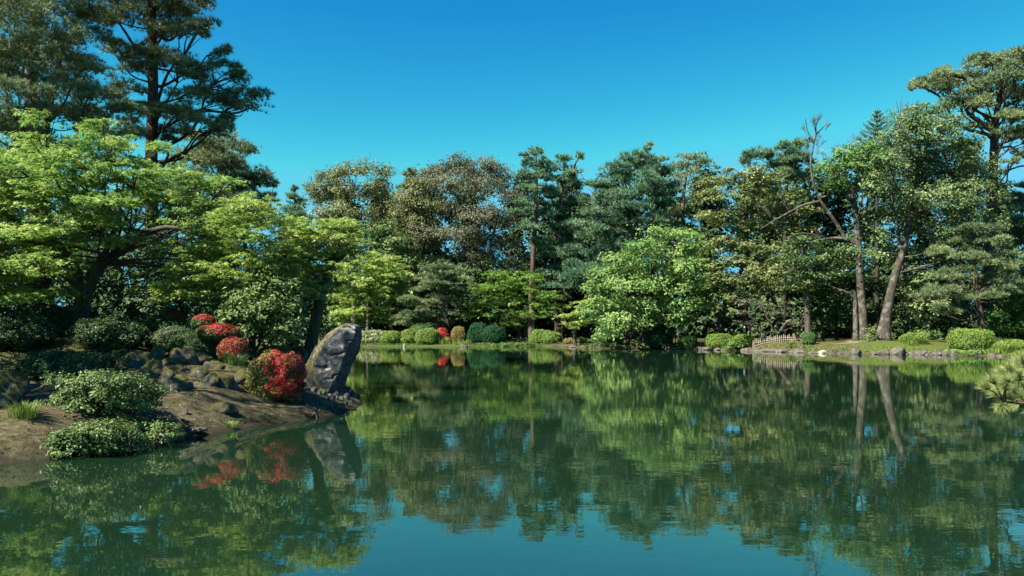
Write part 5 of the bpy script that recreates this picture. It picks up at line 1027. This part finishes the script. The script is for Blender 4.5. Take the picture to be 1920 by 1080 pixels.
# bare roots along the bank ledge
rg = np.random.default_rng(1050)
for i, (x0, y0, x1, y1) in enumerate([(560, 765, 632, 752), (575, 775, 640, 768), (530, 772, 600, 778)]):
    Q = []
    for t in np.linspace(0, 1, 7):
        q = onwater(x0 + (x1 - x0) * t, y0 + (y1 - y0) * t + rg.normal() * 2 + 6); g_ = gz(*q); Q.append((q[0], q[1], g_ + 0.015))
    Q = np.array(Q); o = link('root', mesh_from('root', [(*tube(Q - Q[0], [0.03, 0.012], 6, 18, rg, 0.1), None, 0)], [M['bark']], True), None, Q[0])
    tag(o, ['bare root crossing the top of the bank toward the cobbles', 'bare root running just above the cobbled tip', 'bare root along the bank ledge left of the cobbles'][i], 'root')

# ------------------------------------------------------------------ ground cover
rg = np.random.default_rng(1070)
def scatter(n, px0, px1, D0, D1, cond):
    D = np.sqrt(rg.uniform(D0 ** 2, D1 ** 2, n)); x = (rg.uniform(px0, px1, n) - CX) / FPX * D
    P = np.column_stack([x, D]); h, d = ground_h(P); k = cond(P, d); return np.column_stack([P, h])[k], d[k]
P, d = scatter(9000, 1290, 1980, 50, 66, lambda P, d: (d > 0.15) & (d < 3.2) & (fbm(np.column_stack([P, P[:, :1] * 0]) * 0.7, 77, 3) > -0.15 - 0.5 * (P[:, 0] > 28)))
P = P[(P[:, 0] > 31) | (d < 1.4)]
A = norm(np.column_stack([rg.normal(size=(len(P), 2)) * 0.4, np.ones(len(P))])); V, F = needles(P - (0, 0, .02), A, 0.20, 0.045, 5, rg, (0.1, 0.9))
tag(link('grass', mesh_from('grass', [(V, F, np.clip(rg.normal(0.35, 0.2, len(F)), 0, 1), 0)], [M['grass']]), kind='stuff'), 'short green grass on the right-hand far bank above the shore stones', 'grass')
P, d = scatter(6000, 640, 1120, 83, 90, lambda P, d: (d > 0.05) & (d < 3.0))
A = norm(np.column_stack([rg.normal(size=(len(P), 2)) * 0.5, np.ones(len(P))])); V, F = needles(P - (0, 0, .02), A, 0.26, 0.06, 5, rg, (0.1, 1.0))
tag(link('grass', mesh_from('grass', [(V, F, np.clip(rg.normal(0.25, 0.2, len(F)), 0, 1), 0)], [M['clip']]), kind='stuff'), 'low green growth lining the foot of the distant left shore', 'grass')
P, d = scatter(17000, -40, 660, 10.2, 24, lambda P, d: (d > 0.08) & (fbm(np.column_stack([P, P[:, :1] * 0]) * 1.1, 78, 4) > -0.02))
A = norm(np.column_stack([rg.normal(size=(len(P), 2)) * 0.5, np.ones(len(P))])); V, F = needles(P - (0, 0, .008), A, 0.045, 0.009, 5, rg, (0.1, 1.2))
tag(link('moss', mesh_from('moss', [(V, F, np.clip(rg.normal(0.3, 0.2, len(F)), 0, 1), 0)], [M['mossy']]), kind='stuff'), 'mossy tufts spread over the earth of the left bank', 'moss')
P, d = scatter(60000, -40, 690, 10.0, 24, lambda P, d: (d > 0.0) & (d < 0.16) & (fbm(np.column_stack([P, P[:, :1] * 0]) * 2.5, 79, 3) > -0.1))
A = norm(np.column_stack([rg.normal(size=(len(P), 2)) * 0.9, np.ones(len(P)) * 0.6])); V, F = needles(P - (0, 0, .01), A, 0.075, 0.010, 5, rg, (0.1, 1.3))
tag(link('bank_fringe', mesh_from('bank_fringe', [(V, F, np.clip(rg.normal(0.5, 0.25, len(F)), 0, 1), 0)], [M['mossy']]), kind='stuff'), 'ragged fringe of moss and weeds along the water edge of the left bank', 'weeds')
P, d = scatter(7000, -40, 690, 10.2, 22, lambda P, d: d > 0.03)
N_ = norm(np.column_stack([rg.normal(size=(len(P), 2)) * 0.4, np.ones(len(P))])); V, F, _ = leaf_faces(P + (0, 0, .008), N_, rg.uniform(0.015, 0.05, len(P)), 'quad', rg)
tag(link('leaf_litter', mesh_from('leaf_litter', [(V, F, np.clip(rg.normal(0.4, 0.25, len(F)), 0, 1), 0)], [M['litter']]), kind='stuff'), 'dry fallen leaves and bits scattered on the earth of the left bank', 'leaf litter')

# ------------------------------------------------------------------ fences
def fence(label, pts_px, D0, D1, n, seed, gap_rail=(0.16, 0.34), hgt=0.58):
    rng = np.random.default_rng(seed); (x0, x1) = pts_px
    A = onground(x0, D0); B = onground(x1, D1); root = thing('bamboo_fence', label, 'fence', A)
    pm = None
    for i in range(n):
        t = i / (n - 1); p = A * (1 - t) + B * t; p[2] = gz(p[0], p[1]) - A[2] + 0 * p[2]
        q = np.array((p[0] - A[0], p[1] - A[1], p[2]))
        if pm is None:
            pm = mesh_from('picket', [(*tube([(0, 0, -0.1), (0, 0, hgt)], [0.042, 0.038], 6, 4), None, 0)], [M['bamboo']], True)
        o = link('picket', pm, root, q); o.scale = (1, 1, rng.uniform(0.85, 1.12)); o.rotation_euler = (rng.normal() * 0.04, rng.normal() * 0.05, 0)
    for zr in gap_rail:
        Q = []
        for t in np.linspace(0, 1, 12):
            p = A * (1 - t) + B * t; Q.append((p[0] - A[0], p[1] - A[1] - 0.075, gz(p[0], p[1]) - A[2] + zr))
        link('rail', mesh_from('rail', [(*tube(Q, [0.020, 0.018], 6, 20), None, 0)], [M['bamboo']], True), root)
fence('low weathered bamboo fence of short pickets between the clipped hedge and the egg-shaped shrub', (1412, 1506), 65.5, 63.8, 27, 1)
fence('short piece of pale fence between the dim shrub and the flat-topped hedge', (1306, 1326), 70.5, 70, 5, 2, hgt=0.6)
fence('short pale fence piece beside the reddish-green clipped shrub', (842, 884), 86.8, 86.8, 8, 3, hgt=0.9, gap_rail=(0.3, 0.62))
fence('long low pale fence in the shade behind the two clipped domes', (960, 1060), 90, 88, 20, 4, hgt=0.7, gap_rail=(0.25, 0.5))
fence('pale fence glimpsed between the leaning mossy trunk and the tall pale shrub', (545, 640), 87.5, 89, 20, 5, hgt=0.9, gap_rail=(0.3, 0.6))

# ------------------------------------------------------------------ visitors
def person(label, px, D, top, legs, seed, turn=0.0, stride=0.12):
    rng = np.random.default_rng(seed); b = onground(px, D)
    J = {'pel': (0, 0, .92), 'wst': (0, 0, 1.06), 'chs': (0, .01, 1.30), 'nek': (0, .0, 1.45), 'hd0': (0, -.02, 1.53), 'hd1': (0, -.02, 1.66)}
    E = [('pel', 'wst'), ('wst', 'chs'), ('chs', 'nek'), ('nek', 'hd0'), ('hd0', 'hd1')]; Rd = {'pel': .15, 'wst': .125, 'chs': .15, 'nek': .055, 'hd0': .085, 'hd1': .085}
    for s, n in ((-1, 'a'), (1, 'b')):
        J.update({'hip' + n: (.09 * s, 0, .86), 'kne' + n: (.10 * s, -.04 + stride * s * .6, .48), 'ank' + n: (.10 * s, stride * s, .08), 'toe' + n: (.11 * s, stride * s - .15, .04),
                  'sho' + n: (.19 * s, .01, 1.38), 'elb' + n: (.25 * s, .02 - stride * s * .5, 1.10), 'wri' + n: (.24 * s, -.10 - stride * s * .6, .88), 'han' + n: (.24 * s, -.13 - stride * s * .6, .80)})
        E += [('pel', 'hip' + n), ('hip' + n, 'kne' + n), ('kne' + n, 'ank' + n), ('ank' + n, 'toe' + n), ('chs', 'sho' + n), ('sho' + n, 'elb' + n), ('elb' + n, 'wri' + n), ('wri' + n, 'han' + n)]
        Rd.update({'hip' + n: .095, 'kne' + n: .062, 'ank' + n: .045, 'toe' + n: .035, 'sho' + n: .065, 'elb' + n: .045, 'wri' + n: .032, 'han' + n: .038})
    ks = list(J); me = bpy.data.meshes.new('body'); me.from_pydata([J[k] for k in ks], [(ks.index(a), ks.index(c)) for a, c in E], [])
    ob = bpy.data.objects.new('body_tmp', me); COL.objects.link(ob)
    ob.modifiers.new('s', 'SKIN'); ob.modifiers.new('d', 'SUBSURF').levels = 1
    for v, k in zip(me.skin_vertices[0].data, ks): v.radius = (Rd[k], Rd[k] * (0.75 if k in ('pel', 'wst', 'chs') else 1)); v.use_root = (k == 'pel')
    dg = bpy.context.evaluated_depsgraph_get(); m2 = bpy.data.meshes.new_from_object(ob.evaluated_get(dg)); bpy.data.objects.remove(ob)
    m2.materials.clear()
    for m in (M['skin'], top, legs): m2.materials.append(m)
    for pl in m2.polygons:
        z = pl.center.z; x = abs(pl.center.x); pl.use_smooth = True
        pl.material_index = 0 if z > 1.44 or (x > .2 and z < 1.05) else (1 if z > .90 else 2)
    root = thing('person', label, 'person', b); root.rotation_euler = (0, 0, turn)
    m2.name = 'body'; link('body', m2, root)
    V, F = ICO[2]; keep = (V[:, 2][F].mean(1) > -0.1) | (V[:, 1][F].mean(1) > 0.15); hv = V * (.098, .108, .11) + (0, .0, 1.635)
    link('hair', mesh_from('hair', [(hv, F[keep], None, 0)], [M['hair']], True), root)
person('visitor in a pink top seen behind the left end of the bamboo fence', 1406, 68.5, M['cloth_pink'], M['cloth_dark'], 1, 1.2)
person('visitor in white walking just left of the one in pink', 1396, 69.5, M['cloth_white'], M['cloth_dark'], 2, 1.4)
person('visitor in dark clothes in the shade right of the big light-green tree trunk', 1264, 73, M['cloth_dark'], M['cloth_dark'], 3, -0.5)
person('visitor in light blue in the shade under the big light-green tree', 1278, 73.6, M['cloth_blue'], M['cloth_dark'], 4, 0.8)

# ------------------------------------------------------------------ overhanging pine branch at the right
Dp = 6.4; rg = np.random.default_rng(1100)
tp = np.array([(6.6, 6.2, gz(6.6, 6.2) - 0.2), (6.5, 6.25, 0.9), (6.35, 6.3, 1.8), (6.5, 6.4, 3.0)])
root = thing('pine_tree', 'low pine reaching its long-needled branch over the water at the right edge', 'pine tree', tp[0] + (0, 0, .2))
b = np.array(root.location)
link('trunk', mesh_from('trunk', [(*tube(tp - b, [0.14, 0.11, 0.09, 0.05], 9, 18, rg, 0.08), None, 0)], [M['pinebark']], True), root)
main = np.array([tp[2] + (0, 0, -.4), W(2200, 690, 6.3), W(2050, 730, 6.35), W(1960, 750, 6.4), W(1915, 756, 6.4), W(1880, 752, 6.4)])
link('branch', mesh_from('branch', [(*tube(main - b, [0.05, 0.035, 0.02, 0.014, 0.010, 0.006], 7, 26, rg, 0.1), None, 0)], [M['pinebark']], True), root)
ch = []; TC = []; TA = []
Q = spline(main, 60)
for px, py, dz in [(1848, 728, 0), (1862, 715, -.1), (1880, 700, .1), (1893, 692, 0), (1905, 682, .2), (1918, 675, -.1), (1870, 740, .1), (1885, 728, -.15), (1900, 715, .05), (1912, 705, -.2), (1925, 700, .1), (1890, 745, 0), (1905, 738, .15), (1920, 725, -.1), (1935, 715, 0), (1940, 690, .2),
                   (1878, 758, -.1), (1925, 750, .1), (1945, 740, 0), (1960, 720, -.1), (1955, 770, .1), (1930, 772, -.05), (1975, 700, 0), (1980, 740, .2), (2000, 720, 0), (1860, 733, .3), (1898, 728, .35), (1935, 735, .35), (1915, 745, -.3), (1888, 715, -.3), (2020, 700, .1), (2040, 735, -.1), (1965, 675, .1), (1910, 690, .3), (1875, 722, .2), (1950, 705, -.25), (1928, 688, .0), (1900, 755, .2)]:
    tip = W(px, py, Dp + dz); a = Q[int(np.argmin(np.linalg.norm(Q - tip - (0.12, 0, 0), axis=1)))]
    down = py > 754; mid = (a + tip) / 2 + np.array((0, 0, 0.02 if not down else -0.02))
    ch.append((*tube(np.array([a, mid, tip]) - b, [0.006, 0.005, 0.003], 5, 6), None, 1, True))
    ax = norm(norm(tip - a) + np.array((-0.15, -0.1, 0.55 if not down else -0.6)))
    for t in np.linspace(0.55, 1.0, 4): TC.append((1 - t) * mid + t * tip - b); TA.append(ax)
for i in range(34):                        # the rest of the little tree, beyond the frame edge
    if i < 12:
        a = Q[int(rg.uniform(8, 40))]; tip = a + np.array((rg.uniform(-0.25, 0.15), rg.normal() * 0.25, rg.uniform(0.08, 0.3)))
    else:
        zt = rg.uniform(1.3, 3.0); a = np.array((np.interp(zt, tp[:, 2], tp[:, 0]), np.interp(zt, tp[:, 2], tp[:, 1]), zt)); an = rg.uniform(0, 2 * math.pi); ln = rg.uniform(0.7, 1.7) * (1.25 - zt / 5)
        tip = a + np.array((math.cos(an) * ln, math.sin(an) * ln, rg.uniform(0.05, 0.35)))
    mid = (a + tip) / 2 + (0, 0, -0.04); ch.append((*tube(np.array([a, mid, tip]) - b, [0.016, 0.011, 0.004], 5, 6), None, 1, True))
    for _ in range(1 if i < 12 else 5):
        e = tip + rg.normal(size=3) * (0.22, 0.22, 0.07) * (i >= 12); ax = norm(e - a + (0, 0, 0.4))
        ch.append((*tube(np.array([mid, (mid + e) / 2, e]) - b, [0.006, 0.005, 0.003], 4, 4), None, 1, True))
        for t in np.linspace(0.6, 1.0, 4): TC.append((1 - t) * mid + t * e - b); TA.append(ax)
V, F = needles(np.array(TC), np.array(TA), 0.098, 0.0038, 80, rg, (0.15, 1.15)); ch.append((V, F, np.clip(rg.normal(0.5, 0.2, len(F)), 0, 1), 0))
link('crown', mesh_from('crown', ch, [M['needle3'], M['pinebark']]), root, kind='stuff')
